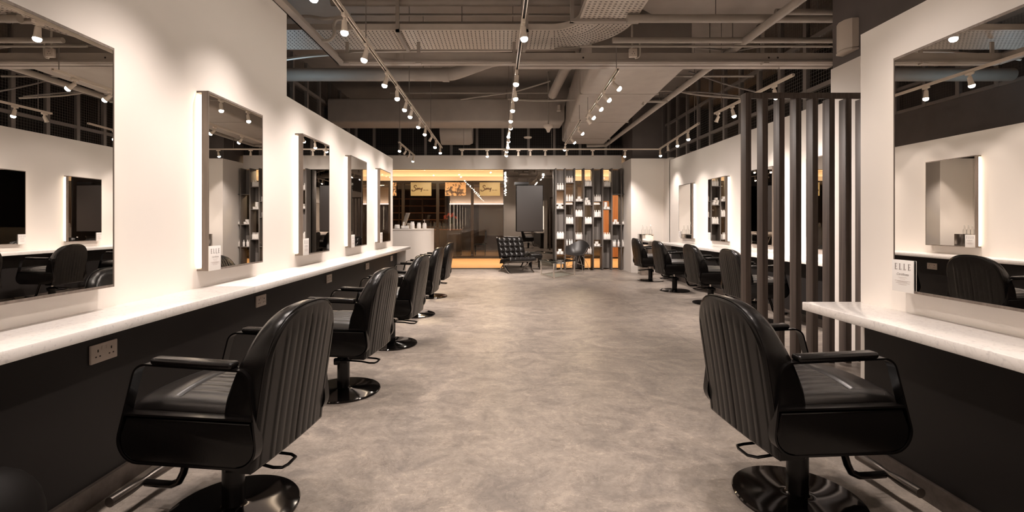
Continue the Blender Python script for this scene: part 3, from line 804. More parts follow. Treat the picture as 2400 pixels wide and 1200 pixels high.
o = thing('slim_bottle', 'slim white bottle standing behind the low white box on the desk', 'bottle', (dpos(946,11.32), 11.32, dz), g)
MB().lathe([(.018,0),(.018,.10),(.012,.115),(.022,.12),(.022,.16)], (dpos(946,11.32),11.32,dz), 14).build('bottle_body', M['whiteplastic'], o)
x = dpos(958, 11.45)
o = thing('desk_monitor', 'tilted silver monitor seen from the side on the reception desk', 'monitor', (x, 11.5, dz))
mb = MB(); mb.prism([(x-.12,dz+.10),(x-.10,dz+.10),(x+.11,dz+.40),(x+.09,dz+.40)], 11.36, 11.70, 'xz'); 
MB().prism([(x-.16,dz+.08),(x-.07,dz+.08),(x+.035,dz+.385),(x-.065,dz+.385)], 11.42, 11.47, 'xz', .004).build('screen_back', M['imac'], o)
MB().box(x-.05,x+.06,11.47,11.50,dz+.01,dz+.14,.004).box(x-.08,x+.08,11.42,11.58,dz,dz+.012,.004).build('stand', M['imac'], o)
o = thing('desk_tray', 'thin dark tray on the reception desk below the white jar', 'tray', (dpos(936), 11.12, dz))
MB().box(dpos(921), dpos(966), 11.07, 11.14, dz, dz+.010, .003).build('plate', M['greypanel'], o)

# ------------------------------------------------------------------ steel cabinet with clear bottles by the right stub
sxa, sxb, sy = 3.42, 3.72, 11.50
t = thing('steel_cabinet', 'small mirror steel cabinet against the right white stub wall', 'cabinet', (3.57, 11.6, 0))
MB().box(sxa, sxb, sy, sy+.32, 0, 1.005, .004).build('body', M['steel'], t)
MB().box(sxa+.02, sxb-.02, sy-.004, sy, .75, .985).build('drawer_front', M['mirror'], t)
for k, (px, w) in enumerate(((1507,'leftmost'),(1516,'middle'),(1525,'rightmost'))):
    x = wx(px, 11.62)
    o = thing('glass_bottle', '%s of three clear glass bottles on the steel cabinet' % w, 'bottle', (x, 11.62, 1.005), 'clear bottles on the steel cabinet')
    MB().lathe([(.030,0),(.032,.004),(.032,.10),(.013,.135),(.012,.19)], (x,11.62,1.005), 18).build('bottle_body', M['clearglass'], o)
    MB().lathe([(.014,.19),(.014,.215),(.008,.22)], (x,11.62,1.005), 12).build('stopper', M['whiteplastic'], o)

# ------------------------------------------------------------------ signs of the shop across the corridor
def script_sign(px0, px1, label):
    y = 16.95; x0, x1 = wx(px0, y), wx(px1, y); z1, z0 = wz(427.5, y), wz(459, y)
    t = thing('hanging_sign', label, 'sign', ((x0+x1)/2, y, z0), 'cream name signs in the shop window')
    MB().box(x0, x1, y, y+.02, z0, z1, .002).build('board', M['sign'], t)
    w = x1-x0; h = z1-z0
    def S(pts, r): 
        mb.tube([(x0+w*a, y-.004, z0+h*b) for a, b in pts], r, 6)
    def cat(P, n=7):
        out = []; Q = [P[0]]+P+[P[-1]]
        for i in range(1, len(Q)-2):
            for k in range(n):
                f = k/n; p0,p1,p2,p3 = [Vector(q) for q in Q[i-1:i+3]]
                v = .5*((2*p1)+(p2-p0)*f+(2*p0-5*p1+4*p2-p3)*f*f+(3*p1-p0-3*p2+p3)*f**3); out.append((v.x,v.y))
        out.append(P[-1]); return out
    mb = MB(); k = .013
    S(cat([(.275,.70),(.265,.76),(.215,.78),(.17,.73),(.175,.65),(.22,.59),(.245,.52),(.225,.43),(.16,.37),(.085,.365),(.06,.42),(.085,.46)]), k*1.15)
    S(cat([(.31,.56),(.28,.50),(.29,.46),(.32,.47),(.345,.53),(.33,.575),(.31,.56)]), k)
    S(cat([(.36,.575),(.385,.56),(.375,.47),(.385,.52),(.425,.575),(.44,.56),(.43,.48),(.455,.50)]), k)
    S(cat([(.50,.575),(.485,.50),(.50,.47),(.55,.56),(.565,.575),(.535,.44),(.50,.33),(.52,.36)]), k)
    mb.build('lettering', M['signink'], t)
    cu = D.curves.new('tag', 'FONT'); cu.body = 'Hair Bar'; cu.size = h*.13; cu.shear = .4
    to = D.objects.new('tmp', cu); COL.objects.link(to); bpy.context.view_layer.update()
    me = D.meshes.new_from_object(to.evaluated_get(bpy.context.evaluated_depsgraph_get())); D.objects.remove(to)
    mt = MB(); mt.add([(x0+w*.60+v.co.x*.9, y-.004, z0+h*.385+v.co.y) for v in me.vertices], [tuple(p.vertices) for p in me.polygons])
    mt.build('tagline', M['signink'], t); D.meshes.remove(me)
script_sign(962.5, 1011, 'cream name sign in brown script on left pane of the shop across the corridor')
script_sign(1124, 1172, 'cream name sign in brown script on right pane of the shop across the corridor')
y = 16.95
pm = D.materials.new('brown_poster_print'); pm.use_nodes = True; nt = pm.node_tree
tc = nt.nodes.new('ShaderNodeTexCoord'); nz = nt.nodes.new('ShaderNodeTexNoise'); nz.inputs['Scale'].default_value = 6; nz.inputs['Detail'].default_value = 6; nz.inputs['Distortion'].default_value = 1.5
rp = nt.nodes.new('ShaderNodeValToRGB'); rp.color_ramp.elements[0].position = .42; rp.color_ramp.elements[0].color = (.05,.025,.015,1); rp.color_ramp.elements[1].position = .55; rp.color_ramp.elements[1].color = (.52,.33,.17,1)
nt.links.new(tc.outputs['Object'], nz.inputs['Vector']); nt.links.new(nz.outputs['Fac'], rp.inputs['Fac']); nt.links.new(rp.outputs[0], nt.nodes['Principled BSDF'].inputs['Base Color'])
MB().box(wx(1043,y), wx(1092,y), y, y+.015, wz(459,y), wz(427.5,y)).build('window_poster', pm)
tag(D.objects['window_poster'], 'brown photo poster between the two cream script signs', 'poster')
MB().box(wx(912,y), wx(929,y), y, y+.015, wz(459,y), wz(427.5,y)).build('window_poster', pm)
tag(D.objects['window_poster.001'], 'narrow brown poster at the left end of the shop window', 'poster')

# things in the shop window and interior
t = thing('shop_counter', 'brown timber counter inside the shop across the corridor', 'counter', (wx(1050,18.4), 18.6, 0))
xa, xb = wx(1008,18.4), wx(1080,18.4)
MB().box(xa, xb, 18.3, 18.9, 0, 1.0, .01).build('body', M['shopdark'], t)
MB().box(xa-.03, xb+.03, 18.27, 18.92, 1.0, 1.04, .004).build('top', M['orange'], t)
for k in range(9):
    px = (1003,1010,1017,1024,1031,1038,1045,1071,1077)[k]; x = wx(px, 18.5)
    if not (xa < x < xb): continue
    o = thing('shop_bottle', 'dark glass bottle %s on the brown shop counter' % ('','','first from left','second from left','third from left','fourth from left','fifth from left','near its right end','at its right end')[k], 'bottle', (x,18.5,1.04), 'bottles on the shop counter')
    MB().lathe([(.035,0),(.035,.16),(.012,.20),(.012,.26)], (x,18.5,1.04), 12).build('bottle_body', M['tubchair'], o)
    MB().lathe([(.014,.26),(.014,.29)], (x,18.5,1.04), 10).build('cap', M['orange'], o)
vx, vy = wx(1059,18.6), 18.6
t = thing('flower_vase', 'vase of red flowers on the shop counter across the corridor', 'flowers', (vx, vy, 1.04))
MB().lathe([(.05,0),(.075,.05),(.07,.14),(.045,.19),(.05,.21)], (vx,vy,1.04), 18).build('vase', M['greypanel'], t)
mb = MB(); ml = MB()
for k in range(26):
    a = random.uniform(0,2*PI); r = random.uniform(.02,.24); px_, py_ = vx+r*math.cos(a)*1.2, vy+r*math.sin(a)*.6; pz = 1.04+.42+.14*math.cos(r*6)+random.uniform(-.05,.05)
    for q in range(5):
        b = 2*PI*q/5+k; mb.add([(px_,py_,pz),(px_+.05*math.cos(b),py_+.03*math.sin(b)-.02,pz+.035*math.sin(b)+.02),(px_+.06*math.cos(b+.5),py_+.02*math.sin(b+.5)-.03,pz+.05*math.sin(b+.5))],[(0,1,2)])
    ml.tube([(vx,vy,1.2),(px_*.5+vx*.5,py_*.5+vy*.5,pz-.1),(px_,py_,pz)], .006, 5)
mb.build('blossoms', M['red'], t); ml.build('stems', M['leaf'], t)
t = thing('shop_shelving', 'brown shelving with pale edges at left inside the shop', 'shelf', (-3.4, 20.5, 0))
for k in range(7): MB().box(-5.4, -2.4, 20.3, 20.7, .5+k*.3, .525+k*.3).build('shelf_board', M['orange'] , t)
for x in (-5.4, -4.4, -3.4, -2.4): MB().box(x-.03, x+.03, 20.3, 20.7, 0, 2.6).build('upright', M['shopdark'], t)
t = thing('shop_chair', 'dark high backed chair inside the shop before the grey panel', 'chair', (wx(1139,18.6), 18.6, 0))
x = wx(1139,18.6)
MB().box(x-.03, x+.03, 18.4, 18.8, .45, .98, .01).build('backrest', M['leather'], t); MB().box(x-.45, x, 18.4, 18.8, .40, .47, .01).build('seat', M['leather'], t)
for a in (-.42, -.03):
    for b in (18.42, 18.78): MB().tube([(x+a,b,0),(x+a,b,.41)], .018, 8).build('leg', M['blackmetal'], t)

# ------------------------------------------------------------------ overhead services
def pipe(name, label, pts, r, m='pipe', n=16, cat='pipe', joints=(), hang=()):
    t = thing(name, label, cat, pts[0])
    MB().tube(pts, r, n).build('pipe_run', M[m], t)
    if joints:
        for p, d in joints: MB().tube([Vector(p)-Vector(d)*.05, Vector(p)+Vector(d)*.05], r*1.12, n).build('coupling', M[m], t)
    if hang:
        for p in hang: MB().tube([(p[0],p[1],p[2]), (p[0],p[1],ZC)], .006, 6).build('hanger_rod', M['stud'], t)
    return t
def smooth(pts, n=8):
    out = []; Q = [pts[0]]+list(pts)+[pts[-1]]
    for i in range(1, len(Q)-2):
        p0,p1,p2,p3 = [Vector(q) for q in Q[i-1:i+3]]
        for k in range(n):
            f = k/n; out.append(.5*((2*p1)+(p2-p0)*f+(2*p0-5*p1+4*p2-p3)*f*f+(3*p1-p0-3*p2+p3)*f**3))
    out.append(Vector(pts[-1])); return [tuple(v) for v in out]
# channel beam with its return towards the camera
bz, bY = 3.18, 5.73
def pz(py, Y): return wz(py, Y)
t = thing('channel_beam', 'long pale steel channel crossing the room below the ceiling with a return arm', 'beam', (0, bY, bz))
mb = MB().box(-1.99, 4.12, bY, bY+.012, pz(156,bY)+.035, pz(124,bY)).box(-1.99, 4.12, bY-.03, bY, pz(148,bY), pz(145,bY)+.004).box(-1.99, 4.12, bY, bY+.10, pz(148,bY), pz(147,bY)+.008)
mb.build('web', M['duct'], t)
MB().box(-1.99, -1.90, -1.0, bY+.02, pz(150,bY), pz(150,bY)+.016).box(-1.99, -1.975, -1.0, bY+.02, pz(150,bY), pz(150,bY)+.12).build('return_arm', M['duct'], t)
for x, zt in ((wx(812,bY),3.49), (wx(980,bY),3.49), (wx(1205,bY),3.49), (wx(1790,bY),ZC)): MB().box(x-.02, x+.02, bY+.02, bY+.04, pz(150,bY), zt).box(x-.025,x+.04,bY-.05,bY+.02,pz(150,bY)-.01,pz(148,bY)).build('drop_bracket', M['duct'], t)
mb = MB()
for px in (1367, 1802, 1823): mb.tube([(wx(px,bY),bY-.001,wz(135,bY)),(wx(px,bY),bY+.004,wz(135,bY))], .012, 12)
mb.build('bolt_hole', M['hole'], t)
# second box beam just behind (the pale band under the channel on the right)
Y = 5.87
MB().box(wx(1205,Y), 4.12, Y, Y+.1, wz(156,Y), wz(140,Y)).build('cable_duct', M['duct'])
tag(D.objects['cable_duct'], 'flat painted duct running directly behind the steel channel at right', 'duct')
# big round pipe that kinks upward
Y = 7.4
c1, c0 = wz(160,Y), wz(190,Y); r = (c1-c0)/2; zc = (c1+c0)/2
pipe('drain_pipe', 'fat round pipe crossing at left and kinking upward behind the channel',
     [(-3.9,Y,zc),(wx(1030,Y),Y,zc),(wx(1060,Y),Y,zc+.01),(wx(1075,Y),Y,zc+.04),(wx(1150,Y),Y,zc+.22),(wx(1175,Y),Y,zc+.25),(1.15,Y,zc+.26)], r, 'duct', 24,
     joints=[((wx(1045,Y),Y,zc),(1,0,0))], hang=[(wx(992,Y),Y,zc)])
# perforated cable tray: L shape with a curved corner
def tray():
    zt = 3.52; h = zt-H
    t = thing('cable_tray', 'perforated metal cable tray crossing overhead and curving toward the viewer', 'tray', (0, 5.6, zt))
    ya, yb = h*F/(CY-70), h*F/(CY-116)
    xi = wx(1368, h*F/(CY-20)); w = yb-ya
    Rc = w+.28; cxx = xi+w-Rc ; cyy = yb-Rc
    inner, outer = [], []
    inner.append((-2.9,ya)); outer.append((-2.9,yb))
    n = 20
    for k in range(n+1):
        a = PI/2 - PI/2*k/n
        inner.append((cxx+(Rc-w)*math.cos(a), cyy+(Rc-w)*math.sin(a))); outer.append((cxx+Rc*math.cos(a), cyy+Rc*math.sin(a)))
    inner.append((xi, .5)); outer.append((xi+w, .5))
    m = len(inner)
    bed = MB()
    bed.add([(x,y,zt) for x,y in inner]+[(x,y,zt) for x,y in outer]+[(x,y,zt+.006) for x,y in inner]+[(x,y,zt+.006) for x,y in outer],
        [(i,i+1,m+i+1,m+i) for i in range(m-1)]+[(2*m+i,3*m+i,3*m+i+1,2*m+i+1) for i in range(m-1)])
    bed.build('tray_bed', M['tray'], t)
    sd = MB()
    for L in (inner, outer):
        sd.add([(x,y,zt) for x,y in L]+[(x,y,zt+.07) for x,y in L], [(i,i+1,m+i+1,m+i) for i in range(m-1)])
    sd.build('side_lip', M['tray'], t)
    hb = MB()
    def hole(x, y, dx, dy): hb.add([(x-dx,y-dy,zt-.0012),(x+dx,y-dy,zt-.0012),(x+dx,y+dy,zt-.0012),(x-dx,y+dy,zt-.0012)], [(0,1,2,3)])
    x = -2.85; k = 0
    while x < cxx:
        for j in range(11):
            hole(x, ya+.04+(w-.08)*j/10 , .006, .013)
        x += .048; k += 1
    y = .55
    while y < cyy:
        for j in range(11): hole(xi+.04+(w-.08)*j/10, y, .013, .006)
        y += .048
    for k in range(1, 26):
        a = PI/2*k/26
        for j in range(11):
            rr = Rc-w+.04+(w-.08)*j/10
            if rr*PI/2/26 < .03 and k % 2: continue
            hole(cxx+rr*math.cos(a), cyy+rr*math.sin(a), .009, .009)
    hb.build('perforations', M['hole'], t)
    # support channels under the tray
    MB().box(xi-.10, xi+w+.04, cyy-.02, cyy+.05, zt-.03, zt-.003).box(xi-.10, xi-.06, cyy, cyy+.03, zt-.03, ZC).build('support', M['duct'], t)
    sp = MB()
    for px in (812+145,): 
        xx = wx(px, yb); sp.box(xx-.02, xx+.02, ya-.03, yb+.03, zt-.03, zt-.003).box(xx-.02, xx+.02, ya-.03, ya, zt-.03, ZC); sp.build('support', M['duct'], t); sp = MB()
    xx = wx(1228, yb); sp.box(xx-.02, xx+.02, ya-.03, yb+.03, zt-.03, zt-.003).box(xx-.02, xx+.02, ya-.03, ya, zt-.03, ZC)
    sp.build('support', M['duct'], t)
tray()
# cross pipes
def cross(label, h, y0, y1, xa, xb, name='service_pipe', m='pipe', hang=()):
    """horizontal cross pipe at height h above the eye whose image spans rows y0..y1"""
    Y = h*F/(CY-y1); r = (y1-y0)*Y/F/2
    return pipe(name, label, [(xa,Y,H+h+r),(xb,Y,H+h+r)], r, m, 18, hang=[(x,Y,H+h) for x in hang])
cross('thick painted pipe crossing along the top edge of the photo', 2.55, -4, 14, -2.0, .93, hang=(-1.2,.2))
cross('painted pipe above the perforated tray at left', 2.45, 51, 69, -2.0, .90, hang=(-.5,))
cross('thin conduit above the tray at left', 2.75, 32, 38, -2.0, .95)
cross('thick painted pipe crossing at upper right below the big duct', 2.15, 34, 53, 1.35, 4.1, hang=(2.3,3.4))
cross('round pipe at right above the steel channel', 2.10, 88, 101, 1.30, 4.1, hang=(2.7,))
cross('slim conduit at right above the steel channel', 2.20, 21, 35, 2.9, 4.1)
cross('thin cable conduit lowest above the steel channel at right', 2.0, 106, 111, .9, 4.1)
cross('short branch pipe under the ceiling at far right', 2.25, 176, 181, 2.0, 3.9)
cross('thin sprinkler line across the ceiling above the long duct', 2.9, 216, 220, -2.5, 1.2)
Y0 = 5.0
pipe('sprinkler_pipe', 'long diagonal sprinkler pipe receding along the right side of the ceiling', [(2.86,3.0,H+2.14),(2.80,12.6,H+2.08),(2.55,12.7,H+2.08),(2.3,12.7,H+2.08)], .045, 'pipe', 14, hang=[(2.83,6.4,H+2.1),(2.82,8.4,H+2.1),(2.81,10.4,H+2.1)])
pipe('sprinkler_branch', 'short sprinkler branch off the diagonal pipe near the stub wall', [(2.82,8.0,H+2.06),(2.42,8.0,H+2.06),(2.40,8.0,H+2.0)], .022, 'pipe', 10)
pipe('riser_pipe', 'stout slanting pipe left of the big duct at upper centre', [(wx(1345,7.3),7.3,wz(140,7.3)),(wx(1325,7.8),7.8,wz(160,7.8)),(wx(1295,8.9),8.9,wz(222,8.9))], .085, 'duct', 20)
# loose cables
def cable(label, pts, r=.012, name='hanging_cable', m='stud'):
    return tag(MB().tube(smooth(pts), r, 6).build(name, M[m]), label, 'cable')
def ip(px, py, Y): return (wx(px,Y), Y, wz(py,Y))
cable('grey cable sagging from the centre track to the right mesh wall', [ip(1190,232,8.6), ip(1260,236,8.6), ip(1350,234,8.3), ip(1450,226,8.0), ip(1560,213,7.8), ip(1650,224,7.6), ip(1735,230,7.4)], .016, m='pipe')
cable('second grey cable sagging beside it toward the right mesh wall', [ip(1440,228,8.1), ip(1560,217,8.0), ip(1640,216,7.8), ip(1740,226,7.6)], .012)
cable('dark cable drooping from the diagonal pipe at right', [ip(1615,168,7.5), ip(1650,180,7.5), ip(1700,197,7.4), ip(1770,215,7.2)], .014)
cable('cable loop hanging over the perforated tray at upper left', [ip(660,42,5.0), ip(720,38,5.0), ip(760,44,5.0), ip(800,40,5.0), ip(815,42,5.0)], .018, m='pipe')
cable('thick cable curling down across the tray at upper left', [ip(815,44,5.0), ip(790,46,5.0), ip(782,62,5.0), ip(784,80,5.0), ip(772,94,5.0), ip(755,96,5.0)], .020, m='pipe')
cable('wavy cables lying along the beam at upper right', [ip(1300,114,6.0), ip(1400,108,6.0), ip(1480,105,6.0), ip(1560,102,6.0), ip(1640,112,6.0), ip(1720,118,6.0), ip(1800,108,6.0), ip(1945,110,6.0)], .012, m='pipe')
cable('pale cable arcing under the long duct at centre left', [ip(905,293,11.2), ip(960,298,11.2), ip(1020,297,11.2), ip(1060,285,11.2)], .018, m='pipe')
cable('cable crossing above the long duct toward the centre track', [ip(1080,233,9.2), ip(1160,222,9.0), ip(1210,214,8.8), ip(1290,190,8.4)], .014, m='pipe')
cable('pale flexible conduit sloping under the perforated tray at left', [ip(668,139,6.4), ip(730,131,6.4), ip(800,126,6.4), ip(850,121,6.4), ip(980,119,6.4), ip(1200,118,6.4)], .022, m='tray')
# ducts
def duct_box(name, label, poly_xy, z0, z1, bands=(), axis='y', bev=.05):
    t = thing(name, label, 'duct', (poly_xy[0][0], poly_xy[0][1], z0))
    MB().prism(poly_xy, z0, z1, 'xy', bev, 3).build('duct_body', M['duct'], t, 40)
    if bands:
        for b in bands: MB().prism(b, z0-.006, z1+.006, 'xy').build('joint_band', M['pipe'], t)
    return t
Y = 10.6
zb_, zt_ = wz(286,Y), wz(235,Y)+.05
duct_box('air_duct', 'long wrapped air duct crossing the room at back left', [(-3.9,Y),(1.42,Y),(1.42,Y+.75),(-3.9,Y+.75)], zb_, zt_)
def xl(y): return 1.17 + (1.55-1.17)*(y-6.2)/6.0
def xr_(y): return 2.45 + (2.68-2.45)*(y-6.2)/6.0
bands = []
for y in (7.5, 9.6, 11.5): bands.append([(xl(y)-.006,y),(xr_(y)+.006,y),(xr_(y)+.006,y+.04),(xl(y)-.006,y+.04)])
duct_box('air_duct', 'broad flat air duct running lengthways overhead right of centre', [(xl(6.05),6.05),(xr_(6.05),6.05),(xr_(12.3),12.3),(xl(12.3)+.15,12.3),(xl(11.9),11.9)], H+2.05, H+2.75, bands)
duct_box('air_duct', 'wide duct underside at the top right of the photo', [(1.55,2.6),(3.30,2.6),(3.30,5.3),(3.15,5.64),(1.9,5.64),(1.55,5.35)], H+2.42, H+3.0)
Y = 12.3
MB().tube([(wx(1035,Y),Y,wz(312,Y)),(wx(1100,Y),Y,wz(312,Y)),(wx(1108,Y),Y,wz(312,Y))], [.42,.42,.36], 28, sx=.72, up=(0,0,1)).build('hanging_plenum', M['duct'])
tag(D.objects['hanging_plenum'], 'rounded duct end below the long wrapped duct at back', 'duct')
# ceiling-hung small things
t = thing('dome_detector', 'cream cone shaped sensor hanging at upper centre below the long duct', 'sensor', ip(1285,300,10.2))
x, y, z = ip(1285,293,10.2)
MB().lathe([(.10,0),(.105,-.02),(.095,-.055),(.055,-.085),(.04,-.12),(.028,-.155),(.0,-.16)], (x,y,z), 28).build('cone', M['sensor'], t)
MB().tube([(x,y,z),(x,y,ZC)], .014, 8).build('drop_rod', M['pipe'], t)
t = thing('ceiling_speaker', 'flat cream disc hanging by the centre track at the back', 'speaker', ip(1237,323,12.0))
x, y, z = ip(1237,321,12.0)
MB().lathe([(.10,0),(.105,-.01),(.09,-.03),(.0,-.035)], (x,y,z), 28).build('disc', M['sensor'], t)
MB().tube([(x,y,z),(x,y,ZC)], .008, 8).build('drop_rod', M['pipe'], t)
t = thing('socket_box', 'square cream socket box hanging on a conduit above the steel channel', 'socket', ip(1484,123,5.6))
x, y, z = ip(1484.5,123,5.62)
MB().box(x-.047,x+.047,y,y+.04,z-.05,z+.05,.004).build('box', M['sensor'], t)
mb = MB()
for dx, dz in ((0,.01),(-.014,-.014),(.014,-.014)): mb.box(x+dx-.004,x+dx+.004,y-.001,y+.002,z+dz-.004,z+dz+.004)
mb.build('pin_holes', M['hole'], t)
MB().tube([(x-.01,y+.02,z+.05),(x-.012,y+.02,ZC)], .011, 8).tube(smooth([(x+.0,y+.03,z+.18),(x+.06,y+.03,z+.17),(x+.085,y+.03,z+.10),(x+.08,y+.03,z-.03),(x+.03,y+.03,z-.06)]), .009, 8).build('conduit', M['tray'], t)
t = thing('socket_box', 'small cream box on the long wrapped duct near the cone sensor', 'socket', ip(1310,250,10.5))
x, y, z = ip(1310,252,10.5); MB().box(x-.03,x+.03,y,y+.09,z-.06,z+.06,.004).box(x-.04,x+.04,y-.01,y+.09,z-.075,z-.055,.003).build('box', M['sensor'], t)

# ------------------------------------------------------------------ track lighting
TH = H + 1.75
def rail(label, pts, z=TH, rods=(), ztop=None):
    t = thing('light_track', label, 'track', (pts[0][0], pts[0][1], z), 'ceiling light tracks')
    d = (Vector(pts[-1])-Vector(pts[0])).normalized(); nrm = Vector((-d.y, d.x, 0))
    mb = MB(); a, b = Vector((*pts[0], z)), Vector((*pts[-1], z))
    for off, w, h, dz in ((-.0135,.007,.030,.015),(.0135,.007,.030,.015),(0,.022,.008,.026)):
        mb.bar([a+nrm*off+Vector((0,0,dz)), b+nrm*off+Vector((0,0,dz))], w, h, tuple(nrm))
    mb.build('rail', M['track'], t)
    gb = MB(); gb.bar([a+Vector((0,0,.019)), b+Vector((0,0,.019))], .0195, .004, tuple(nrm)); gb.build('slot', M['hole'], t)
    if rods:
        for y in rods:
            f = (y-pts[0][1])/(pts[-1][1]-pts[0][1]) if abs(pts[-1][1]-pts[0][1]) > .5 else (y-pts[0][0])/(pts[-1][0]-pts[0][0])
            p = a.lerp(b, f); MB().tube([p+Vector((0,0,.03)), (p.x,p.y,ztop or ZC)], .005, 6).build('hanger_rod', M['stud'], t)
    return t
rail('long left light track receding from the camera to the back', [(-1.242,-2.0),(-1.40,11.1)], rods=(2.2,4.6,6.9,9.2))
rail('long centre light track receding from the camera to the back', [(.249,-2.0),(.118,11.8)], rods=(2.0,4.4,6.8,9.2,11.6))
rail('short light track right of centre, nearer one', [(1.34,5.42),(1.415,7.85)], rods=(5.5,7.7), ztop=H+2.055)
rail('short light track right of centre, farther one', [(1.355,8.1),(1.44,10.6)], rods=(8.2,10.45), ztop=H+2.055)
rail('light track above the slat screen along the right wall', [(3.48,5.62),(3.45,7.62)], rods=(5.9,7.4))
rail('light track along the right far wall near the corner', [(3.5,8.35),(3.78,11.28)], rods=(8.6,11.0))
rail('light track crossing in front of the white fascia at the back', [(-1.02,11.3),(3.78,11.3)], rods=(-.9,1.2,2.6), ztop=3.545)
rail('short light track at back left above the reception desk', [(-2.24,10.3),(-2.27,12.4)], rods=(10.4,12.1))
rail('light track overhead at right near the camera', [(1.18,-2.0),(1.30,3.4)], rods=(0.5,3.0), ztop=3.50)

def spot_proto(lit):
    t = thing('track_spotlight', 'x', 'lamp')
    MB().box(-.015,.015,-.045,.045,-.030,.0,.004).build('adapter', M['track'], t, local=True)
    MB().box(-.011,.011,-.011,.011,-.062,-.028,.003).build('stem', M['track'], t, local=True)
    hd = MB().lathe([(.014,.015),(.022,.010),(.024,-.02),(.026,-.06),(.031,-.078),(.031,-.084)], n=18).build('head', M['track'], t, local=True)
    hd.location = (0,0,-.066)
    bl = MB().lathe([(.0300,-.0846),(.0315,-.092),(.029,-.103),(.022,-.112),(.012,-.117),(.002,-.118)] if lit else [(.028,-.0846),(.002,-.086)], n=16).build('bulb', M['bulb'] if lit else M['bulboff'], hd, local=True)
    return t
P_ON, P_OFF = spot_proto(True), spot_proto(False)
used = {True: False, False: False}
LIGHTS = []
def spot(x, y, z, tx, ty, lit, label, W, size=88, blend=1.0, rz=0):
    """tx, ty: tilt of the head towards +x / +y in degrees"""
    src = P_ON if lit else P_OFF
    o = src if not used[lit] else copy_tree(src); used[lit] = True
    place(o, (x, y, z), 0); o['label'] = label; o['group'] = 'track spotlights' if lit else 'unlit track spotlights'
    hd = [c for c in o.children if c.name.startswith('head')][0]
    hd.rotation_euler = (math.radians(ty), math.radians(-tx), 0)
    if rz:
        for c in o.children:
            if c.name.startswith('adapter'): c.rotation_euler = (0,0,rz)
    if lit and W > 0:
        ld = D.lights.new('spot_beam', 'SPOT'); ld.energy = W; ld.spot_size = math.radians(size); ld.spot_blend = blend; ld.shadow_soft_size = .025
        ld.color = (1.0, .875, .80)
        lo = D.objects.new('spot_beam', ld); COL.objects.link(lo); lo.parent = o
        e = Euler(hd.rotation_euler); v = Vector((0,0,-.135)); v.rotate(e); lo.location = Vector(hd.location) + v; lo.rotation_euler = hd.rotation_euler
        LIGHTS.append(ld)
    return o
NUM = ['first','second','third','fourth','fifth','sixth','seventh','eighth','ninth','tenth','eleventh','twelfth','thirteenth','fourteenth','fifteenth']
def lx(y): return -1.26 + (-.14)*(y+.5)/11.6
def cxx_(y): return .235 - .117*(y+.5)/12.3
WS = 84
for i, (y, tx) in enumerate([(0.4,-10),(1.5,-14),(2.45,-16),(3.36,-20),(3.95,0),(4.62,-15),(5.48,-16),(6.05,2),(6.66,-13),(7.1,-14),(7.86,-15),(8.5,-8),(9.95,-8),(10.75,2)]):
    spot(lx(y), y, TH, tx, 0, True, '%s lit spotlight on the left track counting from the camera' % NUM[i], WS*.56)
spot(lx(9.3), 9.3, TH, -35, 20, False, 'unlit spotlight near the far end of the left track', 0)
for i, (y, tx) in enumerate([(0.7,-20),(1.6,16),(2.6,-22),(3.3,14),(4.08,4),(5.42,-6),(6.06,6),(6.7,-4),(7.4,-8),(8.07,10),(8.75,-10),(9.4,6),(10.0,4),(10.6,-4),(11.2,0)]):
    spot(cxx_(y), y, TH, tx, (58 if i in (9, 11) else 0) if y < 8.5 or i == 11 else (34 if i % 2 else 24), True, '%s lit spotlight on the centre track counting from the camera' % NUM[i], WS*(2.2 if i in (9, 11) else .72 if y < 8.5 else 1.5))
for i, y in enumerate((5.72, 6.25, 6.75, 7.3)): spot(1.36, y, TH, 46, -12, True, '%s lit spotlight on the nearer short right track' % NUM[i], WS*2.0)
spot(1.405, 7.7, TH, 40, 10, False, 'unlit spotlight at the end of the nearer short right track', 0)
for i, y in enumerate((8.6, 9.5, 10.4)): spot(1.41, y, TH, (48,44,-6)[i], (-6,6,50)[i], True, '%s lit spotlight on the farther short right track' % NUM[i], WS*(2.2,2.2,2.8)[i])
spot(3.475, 6.0, TH, 14, 0, True, 'lit spotlight above the slat screen', WS*.9)
spot(3.455, 7.05, TH, 16, 0, True, 'lit spotlight on the right track left of the slat screen', WS*.9)
spot(3.45, 7.5, TH, -20, 10, False, 'unlit spotlight on the right track left of the slat screen', 0)
for i, (y, lit) in enumerate(((9.0,True),(9.75,True),(10.5,False),(11.2,True))):
    spot(3.5+.28*(y-8.35)/2.93, y, TH, 6, 0, lit, ('near','second','third, unlit','corner')[i] + ' spotlight on the track by the right back corner', WS*.9 if lit else 0)
for i, (px, lit) in enumerate(((1083,0),(1142,1),(1184,0),(1215,0),(1243,0),(1278,0),(1328,0),(1389,0),(1465,1))):
    spot(wx(px,11.3), 11.3, TH, 0, (0,22,50)[lit], bool(lit), '%s spotlight from the left on the back crossing track' % NUM[i], WS*(0,2.2,1.3)[lit] if lit else 0, rz=PI/2)
spot(-2.245, 10.5, TH, -12, -10, True, 'lit spotlight at near end of the back left track', WS)
spot(-2.25, 11.1, TH, -40, 20, False, 'unlit spotlight on the back left track, nearer one', 0)
spot(-2.26, 11.6, TH, -40, 20, False, 'unlit spotlight on the back left track, farther one', 0)
spot(-2.27, 12.2, TH, -14, 14, True, 'lit spotlight at far end of the back left track', WS)
for i, (y, tx) in enumerate(((0.5,12),(1.5,16),(2.35,18),(3.2,10))): spot(1.22+.08*(y+.6)/4, y, TH, tx, 0, True, '%s spotlight of the overhead right track near the camera' % NUM[i], WS*.6)

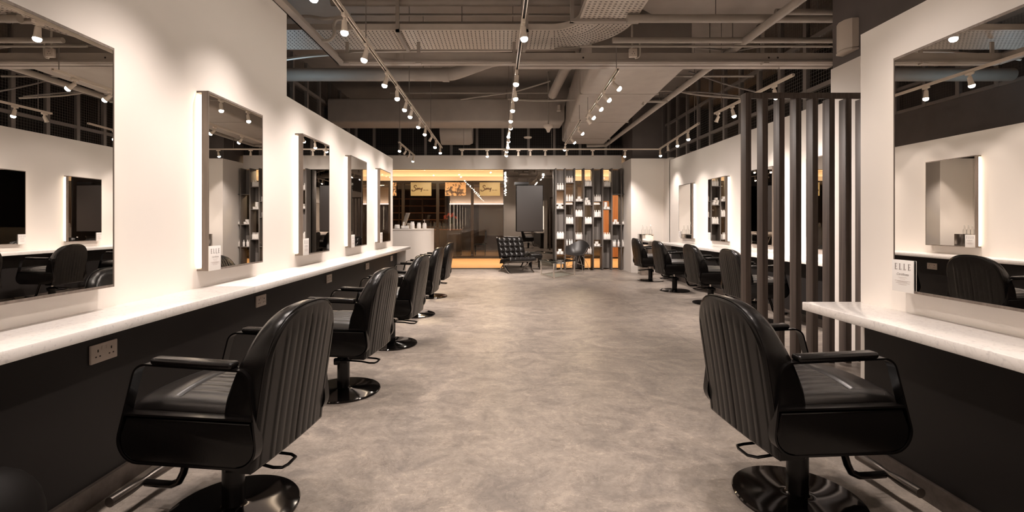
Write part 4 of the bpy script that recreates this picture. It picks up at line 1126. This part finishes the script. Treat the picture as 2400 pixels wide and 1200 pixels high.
for i, (x, tx) in enumerate(((-1.255,-10),(.243,0),(1.195,10))): spot(x, -.9, TH, tx, -38, True, ('left','centre','right')[i] + ' added unseen spotlight behind the camera lighting the rear wall', WS)  # unseen lamps added so the rear wall looks bright in the dark mirror
# ------------------------------------------------------------------ other real light: corridor downlights, a bluish lamp behind the low wall
def area(name, loc, size, W, col, rot=(0,0,0)):
    ld = D.lights.new(name, 'AREA'); ld.shape = 'RECTANGLE'; ld.size, ld.size_y = size; ld.energy = W; ld.color = col
    o = D.objects.new(name, ld); COL.objects.link(o); o.location = loc; o.rotation_euler = rot; return o
for x in (-5, -2.5, 0, 2.5, 5): area('corridor_downlight', (x, 15.2, 3.2), (.5,.5), 125, (1.0,.74,.47))
for x in (-4.0, -1.5, 1.0): area('shop_downlight', (x, 18.7, 2.78), (.3,.3), 7, (1.0,.62,.36))
area('cool_lamp', (-3.0, 6.6, 2.75), (.3,.3), 5, (.62,.85,1.0), (PI,0,0))

# ------------------------------------------------------------------ world, camera, view
sc = bpy.context.scene
w = D.worlds.new('world'); sc.world = w; w.use_nodes = True
w.node_tree.nodes['Background'].inputs[0].default_value = (1.0,.86,.72,1); w.node_tree.nodes['Background'].inputs[1].default_value = .02
cd = D.cameras.new('camera'); co = D.objects.new('camera', cd); COL.objects.link(co); sc.camera = co
co.location = (0,0,H); co.rotation_euler = (PI/2,0,0)
cd.sensor_width = 36; cd.lens = 36*F/2400; cd.shift_x = (1200-CX)/2400; cd.shift_y = (CY-600)/2400; cd.clip_start = .05; cd.clip_end = 100
sc.view_settings.view_transform = 'Standard'; sc.view_settings.look = 'None'; sc.view_settings.gamma = 1; sc.view_settings.use_curve_mapping = False
sc.view_settings.exposure = 0.2
sc.cycles.use_denoising = True
sc.cycles.max_bounces = 10; sc.cycles.diffuse_bounces = 5; sc.cycles.glossy_bounces = 6; sc.cycles.transparent_max_bounces = 16
sc.cycles.sample_clamp_indirect = 6.0
sc.cycles.caustics_reflective = False; sc.cycles.caustics_refractive = False
